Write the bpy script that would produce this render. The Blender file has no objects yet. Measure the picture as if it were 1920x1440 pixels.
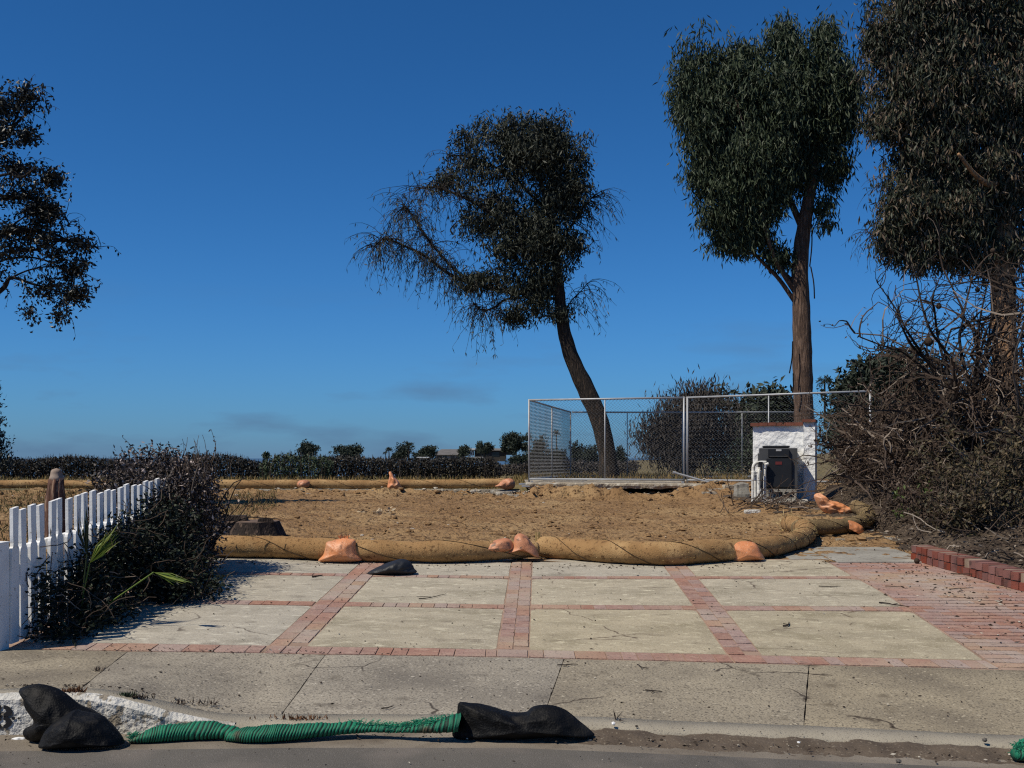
import bpy, math, random
import numpy as np
from mathutils import Vector, noise as mn
random.seed(7); RNG = np.random.default_rng(7)
SC = bpy.context.scene; COL = SC.collection
# ------------------------------------------------------------------ camera, sky, sun, exposure
F = 2000.0; HY = 858.0; CX = 960.0; ZC = 1.35          # focal length, horizon row, centre column in photo pixels; eye height (m)
cam = bpy.data.cameras.new('camera'); camo = bpy.data.objects.new('camera', cam); COL.objects.link(camo)
camo.location = (0, 0, ZC); camo.rotation_euler = (math.radians(90), 0, 0)
cam.sensor_width = 36; cam.sensor_fit = 'HORIZONTAL'; cam.lens = F / 1920 * 36
cam.shift_y = (HY - 720) / 1920; cam.clip_start = 0.05; cam.clip_end = 90000
SC.camera = camo
SUN_EL = math.radians(53); SUN_AZ = math.radians(29)     # azimuth: from the left (-X), turned this far towards the camera side (-Y)
sdir = Vector((-math.cos(SUN_EL) * math.cos(SUN_AZ), -math.cos(SUN_EL) * math.sin(SUN_AZ), math.sin(SUN_EL)))
W = bpy.data.worlds.new('World'); SC.world = W; W.use_nodes = True
wn = W.node_tree; wn.nodes.clear()
sky = wn.nodes.new('ShaderNodeTexSky'); sky.sky_type = 'NISHITA'; sky.sun_disc = False
sky.sun_elevation = SUN_EL; sky.sun_rotation = math.atan2(sdir.x, sdir.y)
sky.altitude = 3000; sky.air_density = 1.0; sky.dust_density = 0.0; sky.ozone_density = 6.0
tint = wn.nodes.new('ShaderNodeMixRGB'); tint.blend_type = 'MULTIPLY'; tint.inputs[0].default_value = 1; tint.inputs[2].default_value = (.50, 1.42, 2.02, 1)   # deep clear-air blue
hsv = wn.nodes.new('ShaderNodeMixRGB'); hsv.inputs[2].default_value = (2.6, 4.8, 7.5, 1)                 # marine haze towards the horizon, all round
bg = wn.nodes.new('ShaderNodeBackground'); bg.inputs['Strength'].default_value = 0.05
wo = wn.nodes.new('ShaderNodeOutputWorld')
wn.links.new(sky.outputs[0], tint.inputs[1]); wn.links.new(tint.outputs[0], hsv.inputs[1])
# a few thin grey cloud wisps low over the sea
tc = wn.nodes.new('ShaderNodeTexCoord'); mp = wn.nodes.new('ShaderNodeMapping'); mp.inputs['Scale'].default_value = (1, 1, 4.2)
nz = wn.nodes.new('ShaderNodeTexNoise'); nz.inputs['Scale'].default_value = 7.0; nz.inputs['Detail'].default_value = 5
rmp = wn.nodes.new('ShaderNodeValToRGB'); rmp.color_ramp.elements[0].position = 0.52; rmp.color_ramp.elements[1].position = 0.74
sep = wn.nodes.new('ShaderNodeSeparateXYZ'); mr = wn.nodes.new('ShaderNodeMapRange')
mr.inputs['From Min'].default_value = 0.16; mr.inputs['From Max'].default_value = 0.03
mul = wn.nodes.new('ShaderNodeMath'); mul.operation = 'MULTIPLY'
mul2 = wn.nodes.new('ShaderNodeMath'); mul2.operation = 'MULTIPLY'; mul2.inputs[1].default_value = 0.75
mx = wn.nodes.new('ShaderNodeMixRGB'); mx.inputs['Color2'].default_value = (1.9, 3.5, 6.0, 1)
L = wn.links.new
L(tc.outputs['Generated'], mp.inputs[0]); L(mp.outputs[0], nz.inputs[0]); L(nz.outputs[0], rmp.inputs[0])
L(tc.outputs['Generated'], sep.inputs[0]); L(sep.outputs[2], mr.inputs[0])
hz1 = wn.nodes.new('ShaderNodeMath'); hz1.operation = 'MULTIPLY'; hz1.inputs[1].default_value = -1/.075; hz2 = wn.nodes.new('ShaderNodeMath'); hz2.operation = 'EXPONENT'; hz0 = wn.nodes.new('ShaderNodeMath'); hz0.operation = 'MAXIMUM'; hz0.inputs[1].default_value = 0
L(sep.outputs[2], hz0.inputs[0]); L(hz0.outputs[0], hz1.inputs[0]); L(hz1.outputs[0], hz2.inputs[0]); L(hz2.outputs[0], hsv.inputs[0])
L(rmp.outputs[0], mul.inputs[0]); L(mr.outputs[0], mul.inputs[1]); L(mul.outputs[0], mul2.inputs[0])
L(mul2.outputs[0], mx.inputs[0]); L(hsv.outputs[0], mx.inputs[1]); L(mx.outputs[0], bg.inputs[0]); L(bg.outputs[0], wo.inputs[0])
sl = bpy.data.lights.new('sun', 'SUN'); so = bpy.data.objects.new('sun', sl); COL.objects.link(so)
sl.energy = 4.4; sl.angle = math.radians(0.53); sl.color = (1, 0.92, 0.78)
so.location = (-6, -2, 12); so.rotation_euler = (-sdir).to_track_quat('-Z', 'Y').to_euler()
vs = SC.view_settings; vs.view_transform = 'Standard'; vs.look = 'None'; vs.gamma = 1; vs.exposure = 0.0; vs.use_curve_mapping = False
SC.cycles.use_denoising = False; SC.cycles.filter_width = 1.2
SC.cycles.max_bounces = 5; SC.cycles.diffuse_bounces = 2; SC.cycles.transparent_max_bounces = 4

# ------------------------------------------------------------------ mesh helpers
class MB:
    def __init__(s): s.v = []; s.f = []; s.n = 0; s.a = []
    def add(s, v, f, a=None):
        v = np.asarray(v, float).reshape(-1, 3); f = np.asarray(f, int)
        s.v.append(v); s.f.append(f + s.n); s.n += len(v)
        s.a.append(np.full(len(v), 0.5) if a is None else np.broadcast_to(np.asarray(a, float), (len(v),)))
        return s
    def box(s, c, d, rz=0.0, a=None, taper=1.0):
        c = np.array(c, float); x, y, z = np.array(d, float) / 2
        p = np.array([[-x, -y, -z], [x, -y, -z], [x, y, -z], [-x, y, -z], [-x*taper, -y*taper, z], [x*taper, -y*taper, z], [x*taper, y*taper, z], [-x*taper, y*taper, z]])
        ca, sa = math.cos(rz), math.sin(rz)
        p = np.c_[p[:, 0]*ca - p[:, 1]*sa, p[:, 0]*sa + p[:, 1]*ca, p[:, 2]] + c
        return s.add(p, [[0,3,2,1],[4,5,6,7],[0,1,5,4],[1,2,6,5],[2,3,7,6],[3,0,4,7]], a)
    def tube(s, path, rad, n=6, caps=True, a=None, rfun=None):
        p = np.asarray(path, float); m = len(p); r = np.broadcast_to(np.asarray(rad, float), (m,))
        t = np.gradient(p, axis=0); t /= np.linalg.norm(t, axis=1)[:, None] + 1e-9
        up = np.array([0, 0, 1.0]) if abs(t[0, 2]) < .9 else np.array([0, 1.0, 0])
        u = np.zeros_like(p); cur = up
        for i in range(m):
            cur = cur - t[i] * np.dot(cur, t[i]); cur = cur / (np.linalg.norm(cur) + 1e-9); u[i] = cur
        w = np.cross(t, u)
        ang = np.arange(n) / n * 2 * np.pi
        rr = r[:, None] * np.ones((m, n)) if rfun is None else rfun(r, ang)
        v = p[:, None, :] + rr[:, :, None] * (np.cos(ang)[None, :, None] * w[:, None, :] + np.sin(ang)[None, :, None] * u[:, None, :])
        v = v.reshape(-1, 3)
        i, j = np.meshgrid(np.arange(m - 1), np.arange(n), indexing='ij'); j2 = (j + 1) % n
        f = np.stack([i*n + j, i*n + j2, (i+1)*n + j2, (i+1)*n + j], -1).reshape(-1, 4)
        base = s.n
        av = None if a is None else (np.repeat(np.asarray(a, float), n) if np.ndim(a) else a)
        s.add(v, f, av)
        if caps and n > 2:
            s.f.append(np.array([list(range(base, base + n))[::-1]])); s.f.append(np.array([list(range(base + (m-1)*n, base + m*n))]))
        return s
    def grid(s, P, a=None, flip=False):
        r, c = P.shape[:2]; i, j = np.meshgrid(np.arange(r-1), np.arange(c-1), indexing='ij')
        f = np.stack([i*c+j, i*c+j+1, (i+1)*c+j+1, (i+1)*c+j], -1).reshape(-1, 4)
        if flip: f = f[:, ::-1]
        return s.add(P.reshape(-1, 3), f, None if a is None else np.asarray(a).reshape(-1))
    def leaves(s, c, d, ln, wd, rng=RNG, a=None):
        c = np.asarray(c, float); n = len(c); d = np.asarray(d, float); d = d / (np.linalg.norm(d, axis=1)[:, None] + 1e-9)
        q = rng.normal(size=(n, 3)); sd = np.cross(d, q); sd /= np.linalg.norm(sd, axis=1)[:, None] + 1e-9
        ln = np.broadcast_to(ln, (n,))[:, None] * rng.uniform(.7, 1.3, (n, 1)); wd = np.broadcast_to(wd, (n,))[:, None] * rng.uniform(.7, 1.3, (n, 1))
        nr = np.cross(d, sd) * ln * .12 * rng.uniform(-1, 1, (n, 1))
        v = np.stack([c, c + d*ln*.45 + sd*wd*.5 + nr, c + d*ln, c + d*ln*.45 - sd*wd*.5 + nr], 1).reshape(-1, 3)
        k = np.arange(n)[:, None] * 4 + np.arange(4)[None]
        at = np.repeat(rng.uniform(0, 1, n) if a is None else a, 4)
        return s.add(v, k, at)
    def mesh(s, name, smooth=False, off=(0, 0, 0)):
        me = bpy.data.meshes.new(name); v = np.concatenate(s.v) - np.array(off, float)
        fl = [f for f in s.f if len(f)]
        tot = np.concatenate([np.full(len(f), f.shape[1]) for f in fl]); idx = np.concatenate([f.reshape(-1) for f in fl])
        me.vertices.add(len(v)); me.vertices.foreach_set('co', v.astype(np.float32).reshape(-1))
        me.loops.add(len(idx)); me.loops.foreach_set('vertex_index', idx.astype(np.int32))
        me.polygons.add(len(tot)); me.polygons.foreach_set('loop_start', np.r_[0, np.cumsum(tot)[:-1]].astype(np.int32))
        me.polygons.foreach_set('use_smooth', np.full(len(tot), bool(smooth)))
        me.update(calc_edges=True); me.validate()
        at = me.attributes.new('rnd', 'FLOAT', 'POINT'); at.data.foreach_set('value', np.concatenate(s.a).astype(np.float32))
        return me
ORG = {}
def tag(o, label=None, cat=None, group=None, kind=None):
    if label: o['label'] = label
    if cat: o['category'] = cat
    if group: o['group'] = group
    if kind: o['kind'] = kind
    return o
def thing(name, label, cat, loc, group=None):
    o = bpy.data.objects.new(name, None); COL.objects.link(o); o.empty_display_size = .1
    o.location = loc; ORG[o] = tuple(loc); return tag(o, label, cat, group)
def part(name, mb, m, parent, smooth=False, label=None, kind=None):
    off = ORG[parent]; o = bpy.data.objects.new(name, mb.mesh(name, smooth, off)); COL.objects.link(o); o.parent = parent; ORG[o] = off
    o.data.materials.append(m); return tag(o, label, None, None, kind)
def solo(name, mb, m, loc, label=None, cat=None, group=None, kind=None, smooth=False):
    o = bpy.data.objects.new(name, mb.mesh(name, smooth, loc)); COL.objects.link(o); o.location = loc; ORG[o] = tuple(loc)
    o.data.materials.append(m); return tag(o, label, cat, group, kind)
def P(px, py, Y): return np.array([(px - CX) / F * Y, Y, ZC - (py - HY) / F * Y])
def sm(t): t = np.clip(t, 0, 1); return t*t*(3 - 2*t)
def spline(pts, n=8):
    p = np.asarray(pts, float); q = np.vstack([2*p[0]-p[1], p, 2*p[-1]-p[-2]]); out = []
    for i in range(1, len(q) - 2):
        t = np.linspace(0, 1, n, endpoint=False)[:, None]; a, b, c, d = q[i-1], q[i], q[i+1], q[i+2]
        out.append(.5*((2*b) + (c-a)*t + (2*a-5*b+4*c-d)*t*t + (3*b-a-3*c+d)*t**3))
    return np.vstack(out + [p[-1:]])
def fb(v, sc=1.0, oc=4): return mn.fractal(Vector(v) * sc, 0.9, 2.1, oc)
def fbn(V, sc=1.0, oc=3, off=0.0): return np.array([mn.fractal(Vector((x*sc + off, y*sc + off, z*sc)), .9, 2.1, oc) for x, y, z in np.asarray(V).reshape(-1, 3)])

# ------------------------------------------------------------------ the lie of the land
def zs(X): return -.045*np.maximum(0, X-.1) - .012*np.maximum(0, -X-1)
def hk(X): return .03 + .16*(1 - sm((X + 2.2)/.85))
def zdrive(X, Y):
    X = np.clip(X, -5, 5.5)
    return .09 + .053*(Y-6.75) - .025*np.clip(1-(Y-6.75)/2.15, 0, 1)*np.maximum(X, 0) - .016*np.minimum(X, 0)
def zapron(X, Y):
    t = np.clip((Y-5.3)/1.45, 0, 1); return (zs(X)+hk(X))*(1-t) + zdrive(X, 6.75)*t
def zlot(X, Y):
    b0 = zdrive(np.clip(X, -4, 4.3), 10.7); t = np.clip((Y-10.7)/12.4, 0, 1)
    b1 = .57 - .10*sm((X+2)/2.5)
    return b0*(1-t) + b1*t + .13*sm((Y-15)/3.6)*sm((X-3.2)/1.1)
def zpad(X, Y):
    b = .60 + .19*sm((X+.3)/.9)
    t = sm((Y-25)/35.); return b*(1-t) + .30*t
def zg(X, Y):
    X = np.asarray(X, float); Y = np.asarray(Y, float)
    return np.where(Y < 5.3, zs(X), np.where(Y < 6.75, zapron(X, Y), np.where(Y < 10.7, zdrive(X, Y), np.where(Y < 23.5, zlot(X, Y), zpad(X, Y)))))
def G(px, py, y0=4.3, y1=60.):
    Ys = np.linspace(y0, y1, 12000); Xs = (px-CX)/F*Ys; z = ZC-(py-HY)/F*Ys
    i = np.argmax(z <= zg(Xs, Ys)); return np.array([Xs[i], Ys[i], float(zg(Xs[i], Ys[i]))])

# ------------------------------------------------------------------ materials
MATS = {}
def mat(name, c1, c2=None, scale=4, rough=.85, bump=.0, bscale=40, c3=None, s3=90, t3=(.62, .7), attr=None, orand=0, spec=.3, detail=6, stain=None, sts=1.2, stt=(.5, .68), metal=0, bdist=.01, transl=0, stretch=None, obj=False, layers=(), crack=None):
    if name in MATS: return MATS[name]
    m = bpy.data.materials.new(name); m.use_nodes = True; nt = m.node_tree; N = nt.nodes.new; K = nt.links.new
    bs = nt.nodes['Principled BSDF']; bs.inputs['Roughness'].default_value = rough; bs.inputs['Specular IOR Level'].default_value = spec; bs.inputs['Metallic'].default_value = metal
    if obj: src = N('ShaderNodeTexCoord').outputs['Object']
    else: src = N('ShaderNodeNewGeometry').outputs['Position']
    if stretch:
        mpn = N('ShaderNodeMapping'); mpn.inputs['Scale'].default_value = stretch; K(src, mpn.inputs[0]); src = mpn.outputs[0]
    def noise(sc, d=detail):
        n = N('ShaderNodeTexNoise'); n.inputs['Scale'].default_value = sc; n.inputs['Detail'].default_value = d; K(src, n.inputs['Vector']); return n.outputs[0]
    def rng_(o, lo, hi):
        r = N('ShaderNodeMapRange'); r.inputs['From Min'].default_value = lo; r.inputs['From Max'].default_value = hi; K(o, r.inputs[0]); return r.outputs[0]
    def mix(f, a, b):
        x = N('ShaderNodeMixRGB'); K(f, x.inputs[0])
        for k, q in ((1, a), (2, b)):
            if hasattr(q, 'is_linked'): K(q, x.inputs[k])
            else: x.inputs[k].default_value = (*q, 1)
        return x.outputs[0]
    col = mix(rng_(noise(scale), .3, .7), c1, c2 or tuple(x*.75 for x in c1))
    if stain: col = mix(rng_(noise(sts, 4), *stt), col, stain)
    if c3: col = mix(rng_(noise(s3, 2), *t3), col, c3)
    for ls_, lo_, hi_, lc_ in layers: col = mix(rng_(noise(ls_, 3), lo_, hi_), col, lc_)
    if crack:
        dn = N('ShaderNodeTexNoise'); dn.inputs['Scale'].default_value = 2.5; dn.inputs['Detail'].default_value = 4; K(src, dn.inputs['Vector'])
        va = N('ShaderNodeVectorMath'); va.operation = 'MULTIPLY_ADD'; va.inputs[1].default_value = (.35, .35, .35); K(dn.outputs['Color'], va.inputs[0]); K(src, va.inputs[2])
        vo = N('ShaderNodeTexVoronoi'); vo.feature = 'DISTANCE_TO_EDGE'; vo.inputs['Scale'].default_value = crack[0]; K(va.outputs[0], vo.inputs['Vector'])
        m1 = rng_(vo.outputs['Distance'], crack[1], crack[1]*.3); m2 = rng_(noise(1.3, 2), .50, .56); mm_ = N('ShaderNodeMath'); mm_.operation = 'MULTIPLY'; K(m1, mm_.inputs[0]); K(m2, mm_.inputs[1]); col = mix(mm_.outputs[0], col, crack[2])
    if attr:
        a = N('ShaderNodeAttribute'); a.attribute_name = 'rnd'; col = mix(rng_(a.outputs['Fac'], attr[0], attr[1]), col, attr[2])
        if len(attr) > 3: col = mix(rng_(a.outputs['Fac'], attr[3], attr[4]), col, attr[5])
    if orand:
        oi = N('ShaderNodeObjectInfo'); hs = N('ShaderNodeHueSaturation'); K(col, hs.inputs['Color'])
        r = N('ShaderNodeMapRange'); r.inputs['To Min'].default_value = 1-orand; r.inputs['To Max'].default_value = 1+orand; K(oi.outputs['Random'], r.inputs[0]); K(r.outputs[0], hs.inputs['Value'])
        r2 = N('ShaderNodeMapRange'); r2.inputs['To Min'].default_value = .7; r2.inputs['To Max'].default_value = 1.15
        mm = N('ShaderNodeMath'); mm.operation = 'FRACT'; m2 = N('ShaderNodeMath'); m2.operation = 'MULTIPLY'; m2.inputs[1].default_value = 7.3
        K(oi.outputs['Random'], m2.inputs[0]); K(m2.outputs[0], mm.inputs[0]); K(mm.outputs[0], r2.inputs[0]); K(r2.outputs[0], hs.inputs['Saturation']); col = hs.outputs[0]
    K(col, bs.inputs['Base Color'])
    if bump:
        b = N('ShaderNodeBump'); b.inputs['Strength'].default_value = bump; b.inputs['Distance'].default_value = bdist; K(noise(bscale, 4), b.inputs['Height']); K(b.outputs[0], bs.inputs['Normal'])
    if transl:
        tb = N('ShaderNodeBsdfTranslucent'); K(col, tb.inputs[0]); ms = N('ShaderNodeMixShader'); ms.inputs[0].default_value = transl
        K(bs.outputs[0], ms.inputs[1]); K(tb.outputs[0], ms.inputs[2]); K(ms.outputs[0], nt.nodes['Material Output'].inputs[0])
    MATS[name] = m; return m
M_asph = mat('asphalt', (.125, .113, .096), (.085, .077, .066), 1.1, .9, .5, 160, (.26, .24, .22), 240, (.6, .72), stain=(.15, .13, .11), sts=2.5)
M_gut = mat('gutter concrete', (.25, .215, .17), (.15, .125, .095), 2.2, .9, .4, 120, (.07, .06, .05), 150, (.6, .7), stain=(.12, .095, .07), sts=3.0)
M_side = mat('sidewalk concrete', (.36, .31, .225), (.25, .215, .16), 1.6, .92, .8, 70, (.115, .098, .075), 75, (.53, .66), stain=(.17, .145, .11), sts=1.1, stt=(.48, .70), bdist=.008, layers=((6, .60, .74, (.15, .125, .09)), (38, .62, .70, (.42, .37, .28))), crack=(.55, .006, (.07, .055, .04)), orand=.05)
M_slab = mat('driveway concrete', (.42, .368, .268), (.325, .285, .208), 2.6, .9, .5, 60, (.54, .49, .36), 11, (.55, .74), stain=(.26, .225, .155), sts=2.2, stt=(.48, .70), stretch=(1, 1.6, 1), layers=((44, .58, .68, (.25, .21, .15)), (5.5, .60, .74, (.23, .195, .14)), (90, .60, .68, (.56, .51, .40))), crack=(.42, .0045, (.14, .11, .08)), orand=.06)
M_slab2 = mat('grey path concrete', (.36, .34, .29), (.24, .225, .19), 2.3, .9, .3, 60, (.16, .145, .12), 30, (.58, .7), stain=(.2, .18, .15), sts=2.0)
M_mort = mat('mortar', (.36, .25, .185), (.24, .165, .12), 6, .95, .3, 90)
M_brick = mat('brick', (.335, .195, .150), (.285, .165, .128), 5, .9, .6, 60, (.38, .25, .19), 16, (.50, .75), orand=.05, stain=(.37, .275, .20), sts=1.1, stt=(.46, .63), layers=((30, .60, .70, (.20, .13, .10)),))
M_brickw = mat('edging brick', (.215, .060, .038), (.15, .046, .032), 6, .85, .4, 90, (.10, .04, .03), 12, (.56, .7), orand=.12)
M_wmort = mat('edging mortar', (.30, .225, .165), (.20, .145, .105), 9, .95, .3, 90)
M_dirt = mat('dirt', (.285, .172, .080), (.20, .115, .050), 2.6, .97, 1., 22, (.115, .064, .028), 12, (.54, .64), stain=(.33, .215, .105), sts=.8, stt=(.45, .65), bdist=.05)
M_clod = mat('dirt clod', (.27, .165, .078), (.16, .092, .040), 9, .97, .5, 60, attr=(.93, .97, (.45, .40, .33)))
M_soil = mat('leaf mould soil', (.095, .068, .045), (.045, .032, .022), 5, .97, 1., 26, (.20, .155, .11), 30, (.58, .68), bdist=.05)
M_field = mat('dry lot grassland', (.20, .15, .07), (.11, .085, .04), 1.2, .95, .6, 18, (.07, .07, .03), 6, (.5, .66), bdist=.04)
M_land = mat('far land', (.10, .09, .05), (.06, .06, .035), .03, .95)
M_white = mat('white fence paint', (.86, .85, .82), (.76, .75, .72), 7, .6, .15, 50, (.45, .42, .38), 30, (.66, .74))
M_kwhite = mat('flaking kerb paint', (.62, .60, .55), (.46, .44, .39), 6, .8, .9, 45, (.25, .215, .165), 17, (.55, .61), bdist=.02, stain=(.36, .33, .28), sts=5, stt=(.55, .66))
M_kerb = mat('kerb concrete', (.36, .32, .245), (.27, .24, .185), 3, .9, .4, 110, (.14, .12, .1), 120, (.58, .7))
M_stucco = mat('white stucco', (.82, .82, .80), (.74, .74, .72), 3, .9, .9, 14, bdist=.03)
M_cap = mat('terracotta cap', (.20, .07, .045), (.12, .045, .03), 7, .85, .3, 60)
M_black = mat('black woven plastic', (.0050, .0050, .0055), (.0030, .0030, .0033), 4, .6, .5, 110, stain=(.010, .0097, .0094), sts=3, spec=.16, layers=((11, .54, .72, (.026, .023, .019)), (60, .6, .68, (.018, .017, .016))))
M_orange = mat('orange woven bag', (.68, .275, .118), (.60, .225, .09), 6, .42, .35, 120, stain=(.58, .33, .2), sts=4, spec=.4, layers=((28, .58, .70, (.36, .155, .075)), (90, .6, .68, (.72, .42, .26))))
M_orange2 = mat('dusty orange bag', (.58, .265, .14), (.48, .20, .10), 6, .5, .4, 90, (.20, .11, .07), 20, (.56, .68), spec=.4)
M_watt = mat('burlap wattle', (.34, .200, .085), (.25, .140, .055), 5, .93, .6, 90, (.15, .080, .032), 26, (.57, .68), stain=(.43, .275, .125), sts=2.2)
M_watt2 = mat('dark olive wattle', (.21, .150, .075), (.15, .10, .048), 5, .93, .6, 90, (.09, .06, .03), 26, (.55, .68), stain=(.26, .19, .10), sts=2.2)  # darker, more olive version of the wattle colour
M_cord = mat('netting cord', (.05, .03, .015), rough=.9)
M_straw = mat('straw', (.42, .31, .13), (.30, .21, .08), 30, .9, attr=(.5, 1, (.5, .40, .2)))
M_green = mat('green netting', (.014, .19, .10), (.010, .13, .072), 8, .7, .3, 120, attr=(.55, .45, (.008, .022, .014)), stain=(.09, .075, .045), sts=6, stt=(.60, .68))
M_gstrand = mat('green netting strand', (.02, .26, .14), (.012, .14, .08), 20, .6)
M_galv = mat('galvanised steel', (.40, .41, .42), (.30, .31, .32), 6, .5, metal=.2, spec=.5)
M_wire = mat('chain link wire', (.145, .148, .152), (.11, .113, .117), 6, .6, spec=.3)
M_heat = mat('heater dark case', (.016, .018, .022), (.012, .013, .016), 5, .5, spec=.35)
M_heat2 = mat('heater grey side', (.075, .076, .078), (.06, .061, .063), 5, .5, spec=.35)
M_pvc = mat('weathered pvc', (.72, .71, .66), (.55, .54, .49), 9, .5, 0, 30, (.33, .30, .24), 16, (.58, .7))
M_blockc = mat('concrete block', (.34, .32, .28), (.25, .235, .2), 8, .95, .5, 90)
M_rub = mat('broken concrete', (.36, .31, .235), (.22, .18, .13), 4, .95, .8, 25, (.50, .46, .38), 9, (.54, .66), bdist=.03)
M_bark = mat('eucalyptus bark', (.125, .078, .055), (.07, .045, .033), 3, .95, .9, 9, (.19, .125, .09), 4, (.52, .62), bdist=.05, stretch=(6, 6, .7))
M_barkd = mat('dark bark', (.035, .027, .022), (.020, .016, .013), 3, .95, .9, 9, (.085, .058, .04), 4, (.56, .66), bdist=.05, stretch=(6, 6, .7))
M_barko = mat('peeling orange bark', (.46, .25, .115), (.20, .12, .07), 2, .9, .6, 9, (.10, .07, .05), 5, (.5, .6), bdist=.03, stretch=(5, 5, .5))
M_twig = mat('dead twig', (.088, .060, .043), (.045, .032, .024), 6, .9, attr=(.84, .98, (.27, .22, .175)))  # pale tan on random twigs paints in sunlit highlights
M_twigd = mat('dark twig', (.030, .022, .018), (.018, .014, .012), 6, .9, attr=(.9, .97, (.10, .08, .065)))
M_leafe = mat('eucalyptus leaf', (.046, .062, .032), (.030, .044, .023), .9, .55, attr=(.55, 1, (.085, .102, .058)), spec=.22)
M_leafe2 = mat('leaning tree leaf', (.036, .042, .027), (.024, .028, .018), .9, .55, attr=(.5, 1, (.080, .084, .060)), spec=.25)
M_leafr = mat('singed eucalyptus leaf', (.042, .050, .030), (.028, .034, .021), .9, .5, attr=(.52, .75, (.135, .098, .066), .86, .97, (.26, .20, .15)), spec=.22)
M_leafl = mat('dark leaf', (.014, .017, .013), (.009, .011, .009), .9, .45, spec=.4)
M_dry = mat('dried leaf', (.045, .032, .027), (.025, .018, .016), 5, .6, attr=(.72, .97, (.36, .29, .26)), spec=.4)
M_hedge = mat('scorched hedge leaf', (.020, .019, .015), (.012, .012, .010), 2, .6, attr=(.75, .97, (.075, .065, .05)), spec=.35)
M_hedgeg = mat('green hedge leaf', (.035, .055, .025), (.022, .036, .018), 2, .6, attr=(.6, .97, (.08, .105, .05)), spec=.35)
M_shade = mat('shade-darkened creeper leaf', (.012, .018, .010), (.007, .010, .006), 6, .55, attr=(.75, .98, (.032, .044, .022)), spec=.22)  # leaf colour darkened to put in the shade of fence and dry shrub
M_frond = mat('palm frond', (.16, .24, .04), (.10, .16, .03), 9, .5, attr=(.6, 1, (.30, .33, .08)), transl=.25)
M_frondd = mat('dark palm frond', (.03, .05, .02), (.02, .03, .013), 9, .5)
M_fart = mat('far foliage', (.035, .047, .030), (.022, .030, .022), .15, .7, attr=(.5, 1, (.055, .066, .042)))
M_greyb = mat('dried grey bush', (.060, .051, .045), (.036, .031, .028), 1.2, .8, attr=(.6, .97, (.135, .118, .105)))
M_grass = mat('dry grass', (.26, .175, .065), (.18, .12, .045), 3, .9, attr=(.6, 1, (.12, .12, .045)))
M_wood = mat('charred timber', (.040, .028, .022), (.022, .016, .013), 3, .92, .7, 14, (.11, .075, .055), 6, (.54, .64), bdist=.03, stretch=(4, 4, 1))
M_cut = mat('sawn timber top', (.17, .115, .08), (.09, .06, .045), 8, .9, .3, 40)
M_rust = mat('weathered brown stump', (.16, .08, .055), (.075, .04, .03), 5, .92, .6, 20, (.28, .19, .13), 8, (.55, .66), stretch=(5, 5, .8))
M_knob = mat('pale stump top', (.36, .29, .24), (.2, .14, .1), 7, .9, .3, 30)
M_debris = mat('debris bits', (.06, .042, .03), (.03, .022, .016), 30, .9, attr=(.80, .93, (.42, .38, .31)))
M_paint = mat('black stencil paint', (.010, .010, .012), (.016, .016, .018), 14, .7)
M_red = mat('faded red label', (.16, .03, .03), rough=.6)
M_silver = mat('light label', (.45, .45, .45), rough=.5)
M_roof = mat('grey shingle roof', (.15, .14, .135), (.11, .105, .1), 1, .9)
M_hwall = mat('pale house wall', (.40, .37, .33), (.34, .31, .28), .5, .9)
M_hwhite = mat('white house wall', (.8, .8, .78), rough=.8)
M_hdark = mat('dark house wall', (.06, .055, .05), rough=.8)
M_glass = mat('window glass', (.02, .025, .03), rough=.1, spec=.6)
M_pod = mat('seed ball', (.055, .035, .022), (.03, .02, .014), 40, .9, .6, 60)
M_sea = mat('haze-toned sea water', (.06, .12, .20), (.055, .11, .185), .002, .5, spec=.3)  # horizon haze is put into the base colour of the water
# ------------------------------------------------------------------ ground sheet, sea, road, kerb, sidewalk
def zland(X, Y):
    z = zg(X, Y).copy()
    near = (Y < 10.9)
    z = np.where(near & (X > -3.35) & (X < 4.25), z - .16, z)
    z = np.where((Y >= 10.7) & (Y < 24.2) & (X > -12.2) & (X < 7.2), zlot(X, np.minimum(Y, 23.4)) - .13, z)
    s = X / np.maximum(Y, 20)
    d = .3 - 10*sm((Y-62)/60.)
    hill = (-3.2 + 3.2*sm((s+.12)/.2) + 2.6*sm((s-.05)/.3))
    far = d*(1-sm((Y-140)/130.)) + hill*sm((Y-140)/130.)
    far = np.where(Y > 60, far, z)
    drop = sm((-.10-s)/.1) * sm((Y-62)/60.)
    far = far*(1-drop) - 70*drop
    far = far - 80*sm((Y-420)/200.)
    return np.where(Y > 60, far, z)
xs = np.r_[-np.geomspace(700, 8, 26), np.linspace(-7.5, 7.5, 61), np.geomspace(8, 700, 26)]
ys = np.r_[np.linspace(-40, 4, 8), np.linspace(4.5, 26, 87), np.geomspace(27, 760, 60)]
XX, YY = np.meshgrid(xs, ys)
g = MB().grid(np.stack([XX, YY, zland(XX, YY)], -1))
solo('ground', g, M_field, (0, 0, 0), kind='structure', smooth=True)
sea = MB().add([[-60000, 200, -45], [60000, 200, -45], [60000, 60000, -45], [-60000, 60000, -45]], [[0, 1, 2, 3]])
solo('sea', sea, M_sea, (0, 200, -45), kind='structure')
def sheet(x0, x1, y0, y1, nx, ny, zf, amp=.0, sc=3):
    X, Y = np.meshgrid(np.linspace(x0, x1, nx), np.linspace(y0, y1, ny)); Z = zf(X, Y)
    Pq = np.stack([X, Y, Z], -1)
    if amp: Pq[..., 2] += amp*fbn(Pq, sc).reshape(X.shape)
    return Pq
rd = MB().grid(sheet(-40, 40, -30, 4.94, 81, 36, lambda X, Y: zs(X) + .006 + .012*np.minimum(4.94-Y, 3)))
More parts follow.
